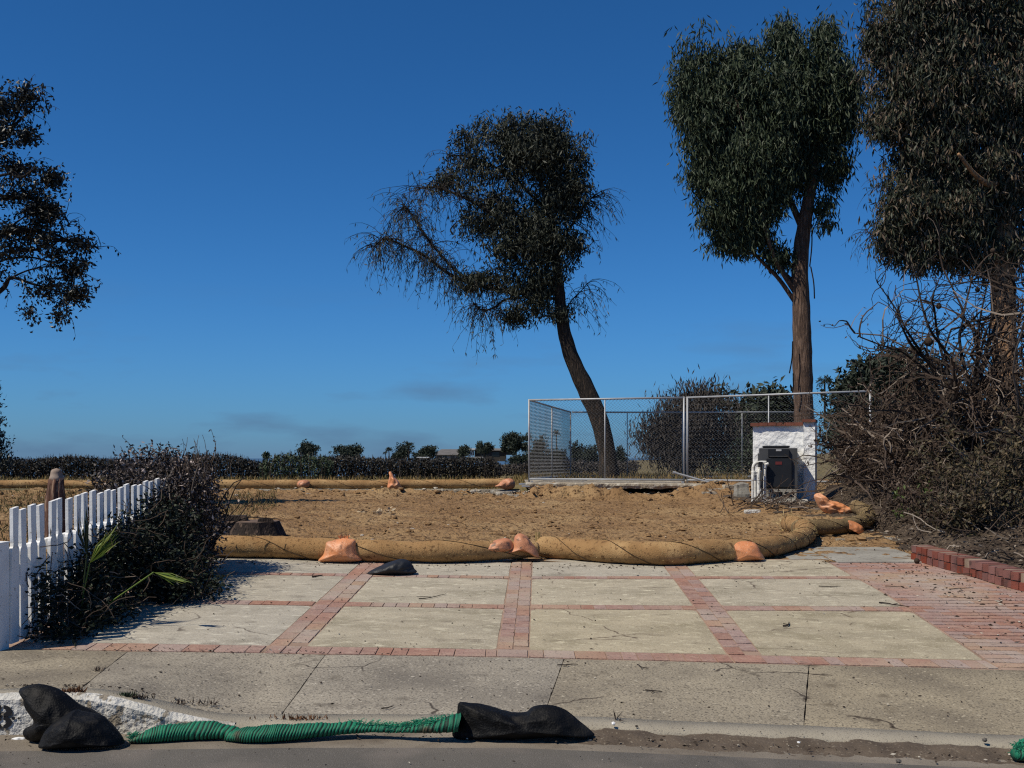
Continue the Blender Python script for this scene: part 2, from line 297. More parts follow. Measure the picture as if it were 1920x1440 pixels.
solo('road', rd, M_asph, (0, 0, 0), kind='structure', smooth=True)
gt = MB().grid(sheet(-16, 16, 4.9, 5.32, 161, 8, lambda X, Y: zs(X) - .006 + .03*np.clip((5.0-Y)/.1, -.0, .12), .004, 5))
solo('gutter', gt, M_gut, (0, 5.1, 0), kind='structure', smooth=True)
# kerb: full height on the left, sinking to a low lip across the drive
kx = np.arange(-9, 9.01, .04); rows = []
for x in kx:
    t = float(zs(x) + hk(x)); b = float(zapron(x, 5.46)) + .002
    rows.append([[x, 5.285, float(zs(x)) - .05], [x, 5.29, t - .022], [x, 5.312, t - .004], [x, 5.34, t], [x, 5.45, max(b, t-.02)], [x, 5.455, b - .12]])
kb = np.array(rows); kb[:, 1:5, :] += (fbn(kb[:, 1:5], 4, 3)*.004).reshape(len(kx), 4, 1)
kerb = solo('kerb', MB().grid(kb, flip=True), M_kerb, (0, 5.37, 0), kind='structure', smooth=True)
pxs = np.arange(-6, -1.36, .02); rows = []
for x in pxs:
    z0 = float(zs(x)); t = z0 + float(hk(x))
    for_ = [[x, 5.279, z0 - .02 + (t-.022-z0+.02)*k] for k in np.linspace(0, 1, 9)] + [[x, 5.308, t + .003], [x, 5.325 + .012*fb((x*5, 2, 0)), t + .005]]
    rows.append(for_)
pf = np.array(rows); d = fbn(pf, 14, 4)*.010*sm((pf[..., 0].reshape(-1)+2.35)/.3) + fbn(pf, 40, 2)*.0016; pf[..., 1] += np.minimum(d, .006).reshape(pf.shape[:2])
part('painted_face', MB().grid(pf, flip=True), M_kwhite, kerb, False, 'flaking white painted kerb face')
# stencilled house number on the kerb
def digit8(px, py, w, h, Y):
    mb = MB()
    for cy, rr in ((py-h*.25, .52), (py+h*.25, .54)):
        for side in (-1, 1):
            th = np.linspace(-88, 88, 18)*math.pi/180
            o = np.array([P(px + side*(1.6 + w*.5*math.cos(t)), cy + h*.27*math.sin(t), Y) for t in th])
            i = np.array([P(px + side*(1.6 + w*.17*max(0, math.cos(t)) - (0 if abs(math.cos(t)) > .3 else 0)), cy + h*.105*math.sin(t), Y) for t in th])
            mb.grid(np.stack([o, i]), flip=(side > 0))
    return mb
n8 = digit8(4.5, 1344, 32, 42, 5.2745)
for dx, sz in ((25, 3.4), (35, 2.2)):
    c = P(dx, 1347, 5.2745); r = sz/F*5.26; th = np.arange(8)/8*6.283
    n8.add([[c[0]+r*1.3*math.cos(t)*(.8+.3*math.sin(3*t)), c[1], c[2]+r*math.sin(t)] for t in th], [list(range(8))])
part('house_number', n8, M_paint, kerb, False, 'black stencilled house number 8 with a dash')
# sidewalk apron
def slabmesh(x0, x1, y0, y1, zf, n=14, sh=0.0, jit=.006, th=.06, amp=.003, sh2=None):
    u = np.linspace(0, 1, n); U, V = np.meshgrid(u, u); X = x0 + (x1-x0)*U; Y = y0 + (y1-y0)*V
    X = X + (sh if sh2 is None else sh*(1-U) + sh2*U)*(Y-6.75)
    Pq = np.stack([X, Y, zf(X, Y)], -1); e = fbn(Pq, 9, 3).reshape(n, n)*jit
    Pq[:, 0, 0] += np.abs(e[:, 0]); Pq[:, -1, 0] -= np.abs(e[:, -1]); Pq[0, :, 1] += np.abs(e[0]); Pq[-1, :, 1] -= np.abs(e[-1])
    Pq[..., 2] += amp*fbn(Pq, 2.3, 2).reshape(n, n)
    Pq[0, :, 2] -= .003; Pq[-1, :, 2] -= .003; Pq[:, 0, 2] -= .003; Pq[:, -1, 2] -= .003
    mb = MB().grid(Pq)
    for edge, fl in ((Pq[0], True), (Pq[-1], False), (Pq[:, 0], False), (Pq[:, -1], True)):
        lo = edge.copy(); lo[:, 2] -= th; mb.grid(np.stack([edge, lo]), flip=not fl)
    return mb
bed = MB().grid(sheet(-9, 9, 5.44, 6.76, 46, 8, lambda X, Y: zapron(X, Y) - .03))
walk = solo('sidewalk', bed, M_mort, (0, 6.1, 0), kind='structure', smooth=True)
jx = [(-9, 0), (-6.2, 0), (-4.1, 0), (-2.43, -.17), (-1.18, .0), (.33, .13), (1.88, .30), (3.5, .3), (6.2, 0)]
for (a, sa_), (b, sb_) in zip(jx[:-1], jx[1:]):
    part('sidewalk_slab', slabmesh(a+.0015, b-.0015, 5.462, 6.742, zapron, 22, sa_, sh2=sb_), M_side, walk)
# ------------------------------------------------------------------ driveway: concrete panels between brick strips
SH = .025
bedd = MB().grid(sheet(-3.3, 3.1, 6.745, 10.95, 40, 26, lambda X, Y: zdrive(X, Y) - .0055, .0015, 8))
drive = solo('driveway', bedd, M_mort, (0, 8.7, .1), kind='structure', smooth=True)
cols = [(-3.2, -1.588), (-1.352, -.102), (.102, 1.400), (1.620, 3.08)]
rowsv = [(6.955, 8.32), (8.49, 9.72), (9.86, 10.9)]
for c0, c1 in cols:
    for r0, r1 in rowsv:
        part('concrete_panel', slabmesh(c0+.006, c1-.006, r0+.005, r1-.005, zdrive, 16, SH, amp=.0015), M_slab, drive)
def brickmesh(seed):
    r = random.Random(seed); v = []
    for z, k in ((-.5, 1), (.47, 1), (.5, .985)):
        for x, y in ((-.5, -.5), (.5, -.5), (.5, .5), (-.5, .5)):
            kk = k if z < .5 else k; ky = 1 if z < .5 else .97
            v.append([x*kk + r.uniform(-.010, .010), y*ky + r.uniform(-.015, .015), z + (r.uniform(-.012, .012) if z > .48 else 0)])
    f = []
    for k in (0, 4):
        for i in range(4): j = (i+1) % 4; f.append([k+i, k+j, k+4+j, k+4+i])
    f.append([8, 9, 10, 11]); me = MB().add(v, f).mesh('brick'); return me
BM = [brickmesh(i) for i in range(7)]; BM2 = [brickmesh(i+30) for i in range(4)]
for me in BM: me.materials.append(M_brick)
for me in BM2: me.materials.append(M_brickw)
def brick(parent, x, y, z, l, w, h=.06, rz=0., tilt=.05, meshes=BM):
    o = bpy.data.objects.new('brick', random.choice(meshes)); COL.objects.link(o); o.parent = parent; ob = ORG[parent]
    o.location = (x-ob[0], y-ob[1], z-ob[2]); o.scale = (l, w, h); o.rotation_euler = (tilt + random.uniform(-.006, .006), random.uniform(-.006, .006), rz + random.uniform(-.012, .012)); return o
def dbrick(parent, u, v, l, w, rz=0):
    x = u + SH*(v-6.75); z = float(zdrive(x, v)); cr = float(zdrive(x+.1, v)-zdrive(x-.1, v))/.2
    b = brick(parent, x, v, z - .0295 + random.uniform(-.0012, .0012), l, w, .06, rz); b.rotation_euler[1] -= cr if abs(rz) < .5 else 0
rz90 = math.pi/2
for uc, hw in ((-1.47, .058), (0, .05), (1.51, .054)):
    v = 6.955
    while v < 10.75:
        for k in (-1, 1):
            off = .1 if k > 0 else 0
            dbrick(drive, uc + k*hw, v + .1 + off, hw*2-.006, .194)
        v += .2
def course(u0, u1, v0, v1):
    u = u0
    while u < u1 - .05:
        w = random.choice((.1, .1, .2, .1, .2)); w = min(w, u1-u)
        dbrick(drive, u + w/2, (v0+v1)/2, w-.007, v1-v0-.006); u += w
for a, b in ((-3.2, -1.57), (-1.57, -.10), (-.1, .1), (.1, 1.41), (1.41, 1.61), (1.61, 3.08)): course(a, b, 6.755, 6.95)
for a, b in cols:
    course(a, b, 8.325, 8.485); course(a, b, 9.725, 9.855)
bedp = MB().grid(sheet(3.1, 4.75, 6.745, 10.75, 12, 26, lambda X, Y: zdrive(X, Y) - .0045, .0015, 8))
path = solo('brick_path', bedp, M_mort, (3.9, 8.7, .1), kind='structure', smooth=True)
v = 6.80; k = 0
while v < 10.6:
    u = 3.09 - (.1 if k % 2 else 0)
    while u < 4.7:
        l = .2 if u >= 3.085 else .1; uu = max(u, 3.09)
        if uu + .1 < .485*v + .25: dbrick(path, uu + l/2, v + .05, l-.006, .095)
        u = uu + l
    v += .1; k += 1
# grey slabs behind the brick paving, right
gp = solo('back_path', MB().grid(sheet(2.6, 5.2, 10.6, 14.2, 20, 24, lambda X, Y: zlot(X, np.maximum(Y, 10.7)) - .02, .01, 5)), M_soil, (3.9, 12, .3), kind='structure', smooth=True)
part('path_slab', slabmesh(3.02, 3.98, 10.66, 12.2, lambda X, Y: zlot(X, np.maximum(Y, 10.7)) + .012, 12, .06), M_slab2, gp)
part('path_slab', slabmesh(2.6, 3.0, 10.92, 11.8, lambda X, Y: zlot(X, np.maximum(Y, 10.7)) + .012, 10, .06), M_slab2, gp)
part('path_slab', slabmesh(3.99, 4.6, 10.66, 11.9, lambda X, Y: zlot(X, np.maximum(Y, 10.7)) + .006, 12, .1), M_slab2, gp)
part('path_slab', slabmesh(4.0, 4.62, 13.0, 14.6, lambda X, Y: zlot(X, Y) + .02, 10, .1), M_slab2, gp)
# ------------------------------------------------------------------ graded dirt lot
xs = np.arange(-12, 7.01, .066); ys = np.r_[np.arange(10.72, 14, .045), np.arange(14, 23.6, .075)]
X, Y = np.meshgrid(xs, ys); Z = zlot(X, np.minimum(Y, 23.4))
Q = np.stack([X, Y, np.zeros_like(X)], -1)
n1 = fbn(Q, .55, 3).reshape(X.shape); n2 = fbn(Q, 3.1, 3, 5.).reshape(X.shape); n3 = fbn(Q, 8.5, 2, 9.).reshape(X.shape)
bank = sm((Y - (22.75 - .25*X) + .22*n2)/.75)*(.24*sm((X-.1)/.5)*(1-.45*sm((X-2.2)/.35)*(1-sm((X-3.3)/.3))))
bankl = sm((Y-23.0+.1*n2)/.4)*.05*(X < .3)
rough = 1 + 1.3*sm((Y-22.2)/.6)
Z = Z + .028*n1 + (.026*n2 + .034*np.maximum(n3, -.35))*rough*sm((Y-10.7)/.5) + bank + bankl
Q[..., 2] = Z
LOTZ = (xs, ys, Z)
solo('dirt_lot', MB().grid(Q), M_dirt, (0, 16, .4), kind='structure', smooth=True)
def lotz(x, y):
    i = min(max(np.searchsorted(ys, y), 1), len(ys)-1); j = min(max(np.searchsorted(xs, x), 1), len(xs)-1); return float(Z[i, j])
# loose clods and pebbles on the dirt
ph = (1+5**.5)/2
ICO = np.array([[-1,ph,0],[1,ph,0],[-1,-ph,0],[1,-ph,0],[0,-1,ph],[0,1,ph],[0,-1,-ph],[0,1,-ph],[ph,0,-1],[ph,0,1],[-ph,0,-1],[-ph,0,1]])/1.902
ICOF = np.array([[0,11,5],[0,5,1],[0,1,7],[0,7,10],[0,10,11],[1,5,9],[5,11,4],[11,10,2],[10,7,6],[7,1,8],[3,9,4],[3,4,2],[3,2,6],[3,6,8],[3,8,9],[4,9,5],[2,4,11],[6,2,10],[8,6,7],[9,8,1]])
def stones(mb, pts, sizes, flat=.6, rng=RNG, attr=True):
    for p, s in zip(pts, sizes):
        v = ICO*(1+rng.normal(0, .16, (12, 1)))*np.array([s*rng.uniform(.7, 1.3), s*rng.uniform(.7, 1.3), s*flat]); mb.add(v + np.asarray(p), ICOF, rng.uniform(0, 1) if attr else .5)
    return mb
pts = []; sz = []
while len(pts) < 5200:
    y = 10.9 + 12.3*RNG.uniform()**1.25; x = RNG.uniform(-.52, .36)*y
    if x > 6 or (x > 2.6 and y < 12.2) or (x < -3.3 and y < 11.2): continue
    s = min(.012*np.exp(RNG.normal(0, .6)), .05)*(1 + .9*(y > 21.8)); pts.append((x, y, lotz(x, y) + s*.15)); sz.append(s)
solo('dirt_clods', stones(MB(), pts, sz), M_clod, (0, 16, .4), 'small clods and pebbles scattered over the brown dirt lot', 'clods', kind='stuff')
# soil bed behind the brick edging and under the thicket
xs2 = np.arange(4.2, 12.01, .09); ys2 = np.arange(6.2, 22, .11); X2, Y2 = np.meshgrid(xs2, ys2)
edge = np.where(Y2 < 10.9, 4.32 + .13*(10.9-Y2), 4.42 + .17*(Y2-10.9))
up = sm((X2-edge+.10)/.35)*sm((Y2-7.6)/.8)
Z2 = np.where(Y2 < 10.7, zdrive(X2, Y2), zlot(X2, np.maximum(Y2, 10.7))) - .10 + up*(.20 + .10*sm((X2-edge)/1.5)) + .10*sm((Y2-10.9)/1.2)
Q2 = np.stack([X2, Y2, Z2], -1); Q2[..., 2] += (fbn(Q2, 2.2, 3)*.045 + fbn(Q2, 7, 2, 4.)*.016).reshape(X2.shape)
solo('soil_bed', MB().grid(Q2), M_soil, (6, 13, .4), kind='structure', smooth=True)
def soilz(x, y):
    i = min(max(np.searchsorted(ys2, y), 1), len(ys2)-1); j = min(max(np.searchsorted(xs2, x), 1), len(xs2)-1); return float(Q2[i, j, 2])
# ------------------------------------------------------------------ brick edging on the right
ew = thing('brick_edging', 'low two-course red brick edging wall with pale mortar beside the brick paving', 'edging', (4.1, 10.9, .3))
ep = spline([(4.08, 10.9), (4.16, 10.3), (4.25, 9.75), (4.30, 9.3), (4.44, 8.7), (4.6, 8.0)], 30)[:, :2]
seg = np.r_[0, np.cumsum(np.linalg.norm(np.diff(ep, axis=0), axis=1))]
core = []
for d in np.arange(0, seg[-1], .05):
    x, y = np.interp(d, seg, ep[:, 0]), np.interp(d, seg, ep[:, 1]); z = float(zdrive(x, y)); h = .148
    core.append([[x+.004, y, z-.05], [x+.004, y, z+h], [x+.17, y+.03, z+h], [x+.17, y+.03, z-.05]])
core = np.array(core); cm = MB().grid(core); cm.f.append(np.array([[0, 1, 2, 3]])); part('mortar_core', cm, M_wmort, ew)
d = .052; i = 0
while d < seg[-1]:
    x, y = np.interp(d, seg, ep[:, 0]), np.interp(d, seg, ep[:, 1]); x2, y2 = np.interp(d+.05, seg, ep[:, 0]), np.interp(d+.05, seg, ep[:, 1])
    rz = math.atan2(y2-y, x2-x) + math.pi/2; z = float(zdrive(x, y))
    wob = .5*abs(fb((d*1.3, 3, 1))) if d > .62 else .0
    for k in (0, 1):
        if i in (9, 17) and k == 1: continue
        brick(ew, x + .085 + random.uniform(-.008, .004) - wob*.035, y, z + .036 + k*.078 + wob*.02, .19, .096, .068, rz + random.uniform(-.06, .06)*(d > .6), 0., BM2)
    d += .106; i += 1
# ------------------------------------------------------------------ picket fence
FY0 = 6.70; fz = lambda y: float(zdrive(-3.2, y))
pfn = thing('picket_fence', 'white painted picket fence with shouldered pickets along the left of the drive', 'fence', (-3.25, FY0, fz(FY0)))
part('post', MB().box((-3.245, FY0, fz(FY0) + .32), (.11, .13, .70)).box((-3.245, FY0, fz(FY0) + .676), (.118, .138, .010)), M_white, pfn)
part('post', MB().box((-3.22 + .1, 10.3, fz(10.3) + .32), (.1, .1, .72)), M_white, pfn)
for zr in (.17, .575):
    a = np.array([-3.268, FY0+.04, fz(FY0) + zr]); b = np.array([-3.175, 10.3, fz(10.3) + zr])
    mb = MB(); c = []
    for p in (a, b): c += [p + (-.02, 0, -.036), p + (.02, 0, -.036), p + (.02, 0, .036), p + (-.02, 0, .036)]
    mb.add(c, [[0,1,5,4],[1,2,6,5],[2,3,7,6],[3,0,4,7],[3,2,1,0],[4,5,6,7]]); part('rail', mb, M_white, pfn)
prof = [(-.052, .02), (-.052, .60), (-.046, .618), (-.034, .630), (-.031, .65), (-.036, .70), (-.040, .87), (.040, .880), (.036, .70), (.031, .65), (.034, .630), (.046, .618), (.052, .60), (.052, .02)]
n = len(prof)
for k in range(26):
    y = 6.825 + .134*k + random.uniform(-.006, .006)
    if y > 10.25: break
    x = -3.205 + .027*(y-6.75) + .012; ln = random.uniform(-.018, .018); hs = random.uniform(.985, 1.02); lx = random.uniform(-.012, .012)
    v = [[x + s*.011 + lx*q[1], y + q[0] + ln*q[1], fz(y) + q[1]*hs] for s in (-1, 1) for q in prof]
    f1 = [[i for i in range(n)], [i+n for i in range(n)][::-1]]
    mb = MB().add(v, [[i, i+n, (i+1) % n+n, (i+1) % n] for i in range(n)]); mb.f.append(np.array([f1[0]])); mb.f.append(np.array([f1[1]]))
    part('picket', mb, M_white, pfn)
# ------------------------------------------------------------------ straw wattles
WR = .115
def rv_(n): d_ = RNG.normal(size=(n, 3)); return d_/np.linalg.norm(d_, axis=1)[:, None]
def wattle(pts, label, r=WR, n=18, rr=None, mats=(M_watt, M_cord), ends=(0, 0), seed=0, ph0=0., pitch=1.5):
    c = spline(pts, 14); L_ = np.r_[0, np.cumsum(np.linalg.norm(np.diff(c, axis=0), axis=1))]
    u = np.linspace(0, L_[-1], max(24, int(L_[-1]/.03))); c = np.stack([np.interp(u, L_, c[:, k]) for k in range(3)], 1)
    rad = np.full(len(u), r) if rr is None else np.interp(u/u[-1], rr[0], rr[1])*r
    rad = rad*(1 + np.array([.09*fb((t*2.6, seed, 1)) + .03*fb((t*9, seed, 5)) for t in u]))
    rad[0] *= .86; rad[-1] *= .86
    def rf(rv, ang):
        q = rv[:, None]*np.ones((1, n)); q *= 1 - .10*np.clip(-np.sin(ang), 0, 1)[None]**2
        for i in range(len(rv)):
            for j in range(n): q[i, j] *= 1 + .035*mn.noise(Vector((u[i]*6, ang[j]*1.3 + seed*3, seed)))
        return q
    o = thing('straw_wattle', label, 'wattle', (c[0][0], c[0][1], c[0][2]-r), 'burlap straw wattles round the lot')
    part('sleeve', MB().tube(c, rad, n, rfun=rf), mats[0], o, True)
    t = np.gradient(c, axis=0); sd = np.stack([t[:, 1], -t[:, 0], t[:, 0]*0], 1); sd /= np.linalg.norm(sd, axis=1)[:, None] + 1e-9
    cm = MB()
    for p0 in (ph0, ph0 + math.pi):
        th = p0 - u/pitch*2*math.pi + .3*np.sin(u*2.1 + seed); cp = c + (rad*1.012)[:, None]*(np.cos(th)[:, None]*sd + np.sin(th)[:, None]*np.array([0, 0, 1.]))
        cm.tube(cp, .0038, 4)
    part('netting_cord', cm, mats[1], o)
    fb_ = MB(); kf = int(u[-1]*420); ii = RNG.integers(2, len(u)-2, kf); th = RNG.uniform(-.5, 3.6, kf); nn_ = np.cos(th)[:, None]*sd[ii] + np.sin(th)[:, None]*np.array([0, 0, 1.])
    fb_.leaves(c[ii] + nn_*(rad[ii]*1.0)[:, None], nn_*.35 + rv_(kf), .022*r/.115, .0035*r/.115); part('fibre', fb_, M_straw, o, kind='stuff')
    st = MB()
    for e, k in ((0, ends[0]), (-1, ends[1])):
        if k:
            dr = -t[0] if e == 0 else t[-1]; dr = dr/np.linalg.norm(dr); q = RNG.normal(0, .5, (k, 3)) + dr*.9 + (0, 0, .25)
            st.leaves(c[e] + RNG.normal(0, r*.45, (k, 3)) - dr*.03, q, .10*r/.115, .007*r/.115)
    if st.v: part('straw', st, M_straw, o)
    return c
def gp(px, py, up=WR, back=.06, zf=None):
    p = G(px, py); p[1] += back; p[0] *= (p[1])/(p[1]-back); p[2] = float(zg(p[0], p[1])) + up*.93; return p
wa = wattle([gp(x, y) for x, y in ((385, 1046), (440, 1047), (520, 1048), (600, 1052), (690, 1055), (780, 1057), (880, 1056), (950, 1053), (1008, 1051))], 'long ochre straw wattle across the drive between the dark shrub and the middle', seed=1, ph0=2.4, rr=([0, .55, .62, .68, .85, 1], [1, 1, .93, 1.02, .93, .72]), pitch=2.1)
wb = wattle([gp(x, y) for x, y in ((1014, 1046), (1070, 1051), (1150, 1057), (1250, 1061), (1330, 1056), (1410, 1050), (1462, 1042))] + [gp(1502, 1028), gp(1512, 1015, back=.12), gp(1497, 1004, back=.12), gp(1478, 998, back=.1)], 'ochre straw wattle sagging across the right half of the drive then hooking back', seed=2, ph0=2.2, ends=(0, 240), pitch=1.35, rr=([0, .3, .55, .8, 1], [1.02, 1.08, .93, 1.06, 1.0]))
wc = wattle([gp(x, y) for x, y in ((1492, 1008), (1530, 1006), (1572, 1004), (1605, 999), (1626, 988), (1622, 974), (1604, 964))], 'short olive straw wattle curling past the paving under the dead thicket', r=.108, seed=3, ph0=.8, pitch=1.2, mats=(M_watt2, M_cord))
FY = 24.3; fw = lambda px, py=917, y=FY: np.array([(px-CX)/F*y, y, ZC-(py-HY)/F*y + .10])
wd = wattle([fw(x, y) for x, y in ((395, 916), (480, 917), (570, 916), (660, 917), (750, 916), (850, 916), (925, 914), (955, 915))], 'far straw wattle along the back of the dirt lot', r=.107, seed=4, ph0=1.0, ends=(0, 60), pitch=1.9)
we = wattle([fw(x, y) for x, y in ((-60, 917), (0, 917), (70, 916), (140, 917), (206, 918))], 'far left straw wattle behind the white picket fence', r=.10, seed=5, ph0=2.0, ends=(0, 60), pitch=2.3)
# ------------------------------------------------------------------ sandbags
def surf(x, y): return float(zg(x, y))
def drapebag(name, label, cx, cy, ang, La, Lb, H, r=WR, b0=0., m=M_orange, seed=0, wr=.012, top=True, group='orange sandbags'):
    n = 27; u = np.linspace(-1, 1, n); U, V = np.meshgrid(u, u); ca, sa = math.cos(ang), math.sin(ang)
    kk = 1 - .13*(1-U**2)*0 - .10*np.abs(U)*(1-V**2)*0
    A = U*La/2*(1 - .14*(1-np.abs(V)**2)*.6); B = V*Lb/2*(1 - .12*(1-np.abs(U)**2))
    X = cx + A*ca - B*sa; Y = cy + A*sa + B*ca
    D = np.abs(B - b0); hump = 1.90*r*np.exp(-(D/(1.38*r))**3.2)
    base = np.vectorize(surf)(X, Y) + hump + .004
    T = H*((1-np.abs(U)**2.4)*(1-np.abs(V)**2.4))**.62
    N1 = fbn(np.stack([A*1.0, B*.45, 0*A + seed], -1), 16, 3, seed).reshape(n, n); N2 = fbn(np.stack([A, B, 0*A + seed*2], -1), 34, 2, seed).reshape(n, n)
    Tp = T + (N1*wr + N2*wr*.4)*(1-np.abs(U)**6)*(1-np.abs(V)**6)
    top_ = np.stack([X, Y, base + np.maximum(Tp, .001)], -1); bot = np.stack([X, Y, base - .003], -1)
    mb = MB().grid(top_).grid(bot, flip=True)
    return solo(name, mb, m, (cx, cy, surf(cx, cy)), label, 'sandbag', group, smooth=True)
def near(c, px):
    q = c[:, 0]/c[:, 1]*F + CX; i = int(np.argmin(np.abs(q-px))); t = c[min(i+1, len(c)-1)]-c[max(i-1, 0)]; return c[i], math.atan2(t[1], t[0])
BAGS = []
def bagat(w, px, dy, out, T, label, m, seed, wr, ws, folds=(1, 1, 1), Tb=None):
    c, a = near(w, px); BAGS.append((label, out, c[1] + dy, T, m, seed, wr, ws, folds, Tb))
bagat(wa, 634, -.11, [(597, 1052), (606, 1040), (610, 1027), (612, 1017), (624, 1013.5), (633, 1011), (646, 1008.5), (658, 1010), (666, 1013), (668, 1023), (671, 1037), (678, 1050), (660, 1054), (642, 1055), (620, 1054)], .11, 'smooth orange sandbag slumped against the left half of the front wattle', M_orange, 3, .010, 7, (1.3, 1, .5))
bagat(wa, 932, -.04, [(894, 1035), (902, 1025), (922, 1015), (944, 1009), (957, 1012), (963, 1022), (961, 1030), (940, 1035.5), (915, 1037)], .12, 'flat dusty orange sandbag with pointed left end at the middle of the front wattle', M_orange2, 5, .020, 7, (.6, 1, 1.4))
bagat(wa, 982, -.11, [(950, 1038), (960, 1027), (963, 1015), (966, 1005), (975, 1000), (987, 1005), (995, 1015), (1005, 1027), (1011, 1045), (1002, 1044), (990, 1036), (972, 1033)], .11, 'taller crumpled orange sandbag leaning right beside the flat one', M_orange2, 8, .022, 7, (1, 1, 1))
bagat(wb, 1396, -.12, [(1362, 1022), (1370, 1017), (1391, 1014.5), (1410, 1016), (1420, 1022), (1427, 1035), (1433, 1049), (1412, 1051), (1379, 1053), (1372, 1045), (1366, 1031)], .12, 'plain orange sandbag folded over the right end of the front wattle', M_orange, 11, .010, 6, (1, 1, .7))
bagat(wc[:len(wc)//2], 1597, -.16, [(1556, 977), (1575, 971), (1591, 974), (1610, 982), (1619, 991), (1615, 1004), (1600, 995), (1588, 988), (1572, 982)], .12, 'pale orange sandbag over the bend of the olive wattle', M_orange, 14, .014, 8)
bagat(wc[-4:], 1604, -.02, [(1526, 930), (1536, 924), (1543, 931), (1553, 937), (1575, 942), (1590, 950), (1611, 957), (1595, 965), (1585, 973), (1562, 971), (1544, 960), (1534, 949)], .16, 'bright crumpled orange plastic bag at the thicket foot beside the white pillar', M_orange, 17, .045, 7, (.7, 1, 1.5))
def surfl(x, y): return .6
def inflate(name, label, cat, out, Y, T, m, seed=0, wr=.012, ws=14, Tb=None, rings=24, group=None, p=2.0, folds=(1, 1, 1), rid=1.1):
    o = np.array(out + out[:1], float); q = np.vstack([o[-2], o, o[1]]); sp = []
    for i in range(1, len(q)-2):
        t = np.linspace(0, 1, 8, endpoint=False)[:, None]; A, B, C, D = q[i-1], q[i], q[i+1], q[i+2]
        sp.append(.5*((2*B)+(C-A)*t+(2*A-5*B+4*C-D)*t*t+(3*B-A-3*C+D)*t**3))
    sp = np.vstack(sp); cen = np.array([(o[:, 0].min()+o[:, 0].max())/2, (o[:, 1].min()*.4+o[:, 1].max()*.6)])
    mb = MB(); k = len(sp); cxw = P(cen[0], o[:, 1].max(), Y)
    for side, TT in ((-1, T), (1, Tb or T*.6)):
        v = []
        for i in range(rings+1):
            t = i/rings
            ring = cen + (sp-cen)*t; th = TT*(max(0, 1-t**p))**.55
            w = np.array([P(a, b, Y) for a, b in ring]); w[:, 1] += side*th
            nz_ = (fbn(w*np.array(folds), ws, 2, seed*1.7 + (side > 0)*9) - rid*np.abs(fbn(w*np.array(folds), ws*.8, 2, seed*2.9 + 4)) + .3)*wr*(1-t**8)
            w[:, 1] += side*nz_; w[:, 2] += nz_*.5*(1-t**8); v.append(w)
        g_ = np.array(v); g_ = np.concatenate([g_, g_[:, :1]], 1); mb.grid(g_, flip=(side < 0))
    me = solo(name, mb, m, (cxw[0], Y, cxw[2]), label, cat, group, smooth=True)
    return me
for lab_, out_, y_, T_, m_, sd_, wr_, ws_, fo_, tb_ in BAGS:
    ob_ = inflate('sandbag', lab_, 'sandbag', out_, y_, T_, m_, sd_, wr_, ws_, Tb=tb_, group='orange sandbags', folds=fo_, rid=.45 if wr_ < .03 else 1.2)
    if sd_ == 3:
        tf = MB().leaves(np.array([P(646 + random.uniform(-8, 9), 1010, y_) for _ in range(22)]), RNG.normal(0, .5, (22, 3)) + (0, 0, 1), .045, .012); part('ruffled_neck', tf, M_orange, ob_)
inflate('sandbag', 'orange sandbag with tied pointed neck standing on the far wattle', 'sandbag', [(727, 917), (728, 903), (730, 893), (729, 886), (732, 884), (736, 888), (739, 894), (747, 902), (752, 910), (756, 918), (742, 919)], 24.12, .16, M_orange, 4, .03, 6, group='orange sandbags')
inflate('sandbag', 'small round orange sandbag on the far wattle, left of the tied one', 'sandbag', [(557, 908), (560, 902), (568, 900), (577, 901), (581, 906), (578, 913), (568, 916), (560, 914)], 24.15, .14, M_orange2, 12, .03, 6, group='orange sandbags', rid=.6)
inflate('sandbag', 'orange sandbag scrap at the open right end of the far wattle', 'sandbag', [(928, 912), (934, 908), (941, 901), (952, 897), (962, 899), (966, 908), (962, 916), (948, 918), (938, 915)], 24.1, .14, M_orange2, 6, .03, 6, group='orange sandbags')
inflate('black_bag', 'black gravel bag draped with its peaked top over the painted kerb', 'gravel bag', [(37, 1292), (50, 1286), (62, 1283), (77, 1282.5), (100, 1289), (118, 1298), (132, 1309), (150, 1322), (172, 1333), (193, 1347), (188, 1372), (140, 1388), (90, 1390), (58, 1388), (46, 1378), (47, 1366), (62, 1358), (63, 1346), (54, 1334), (46, 1318), (45, 1303)], 5.16, .11, M_black, 2, .020, 11, Tb=.10, group='black gravel bags', folds=(1, 1, .5))
inflate('black_bag', 'rounded black gravel bag lying in the gutter left of the green wattle', 'gravel bag', [(79, 1399), (80, 1384), (88, 1368), (100, 1355), (118, 1343), (140, 1331), (152, 1334), (190, 1342), (205, 1356), (222, 1374), (231, 1388), (229, 1395), (180, 1397), (130, 1400)], 5.03, .16, M_black, 5, .016, 13, group='black gravel bags', folds=(.45, 1, 1.2))
inflate('black_bag', 'long flat black gravel bag in the gutter right of the green wattle', 'gravel bag', [(861, 1317), (857, 1335), (854, 1350), (850, 1382), (892, 1383), (956, 1385), (1005, 1382), (1061, 1378), (1100, 1380), (1115, 1378), (1102, 1364), (1087, 1352), (1072, 1339), (1057, 1329), (1035, 1322), (1012, 1322), (998, 1326), (986, 1335), (956, 1336), (940, 1331), (922, 1325), (896, 1319), (878, 1318)], 5.17, .12, M_black, 7, .012, 12, group='black gravel bags', folds=(.6, 1, 1))
yb = G(735, 1076)[1]
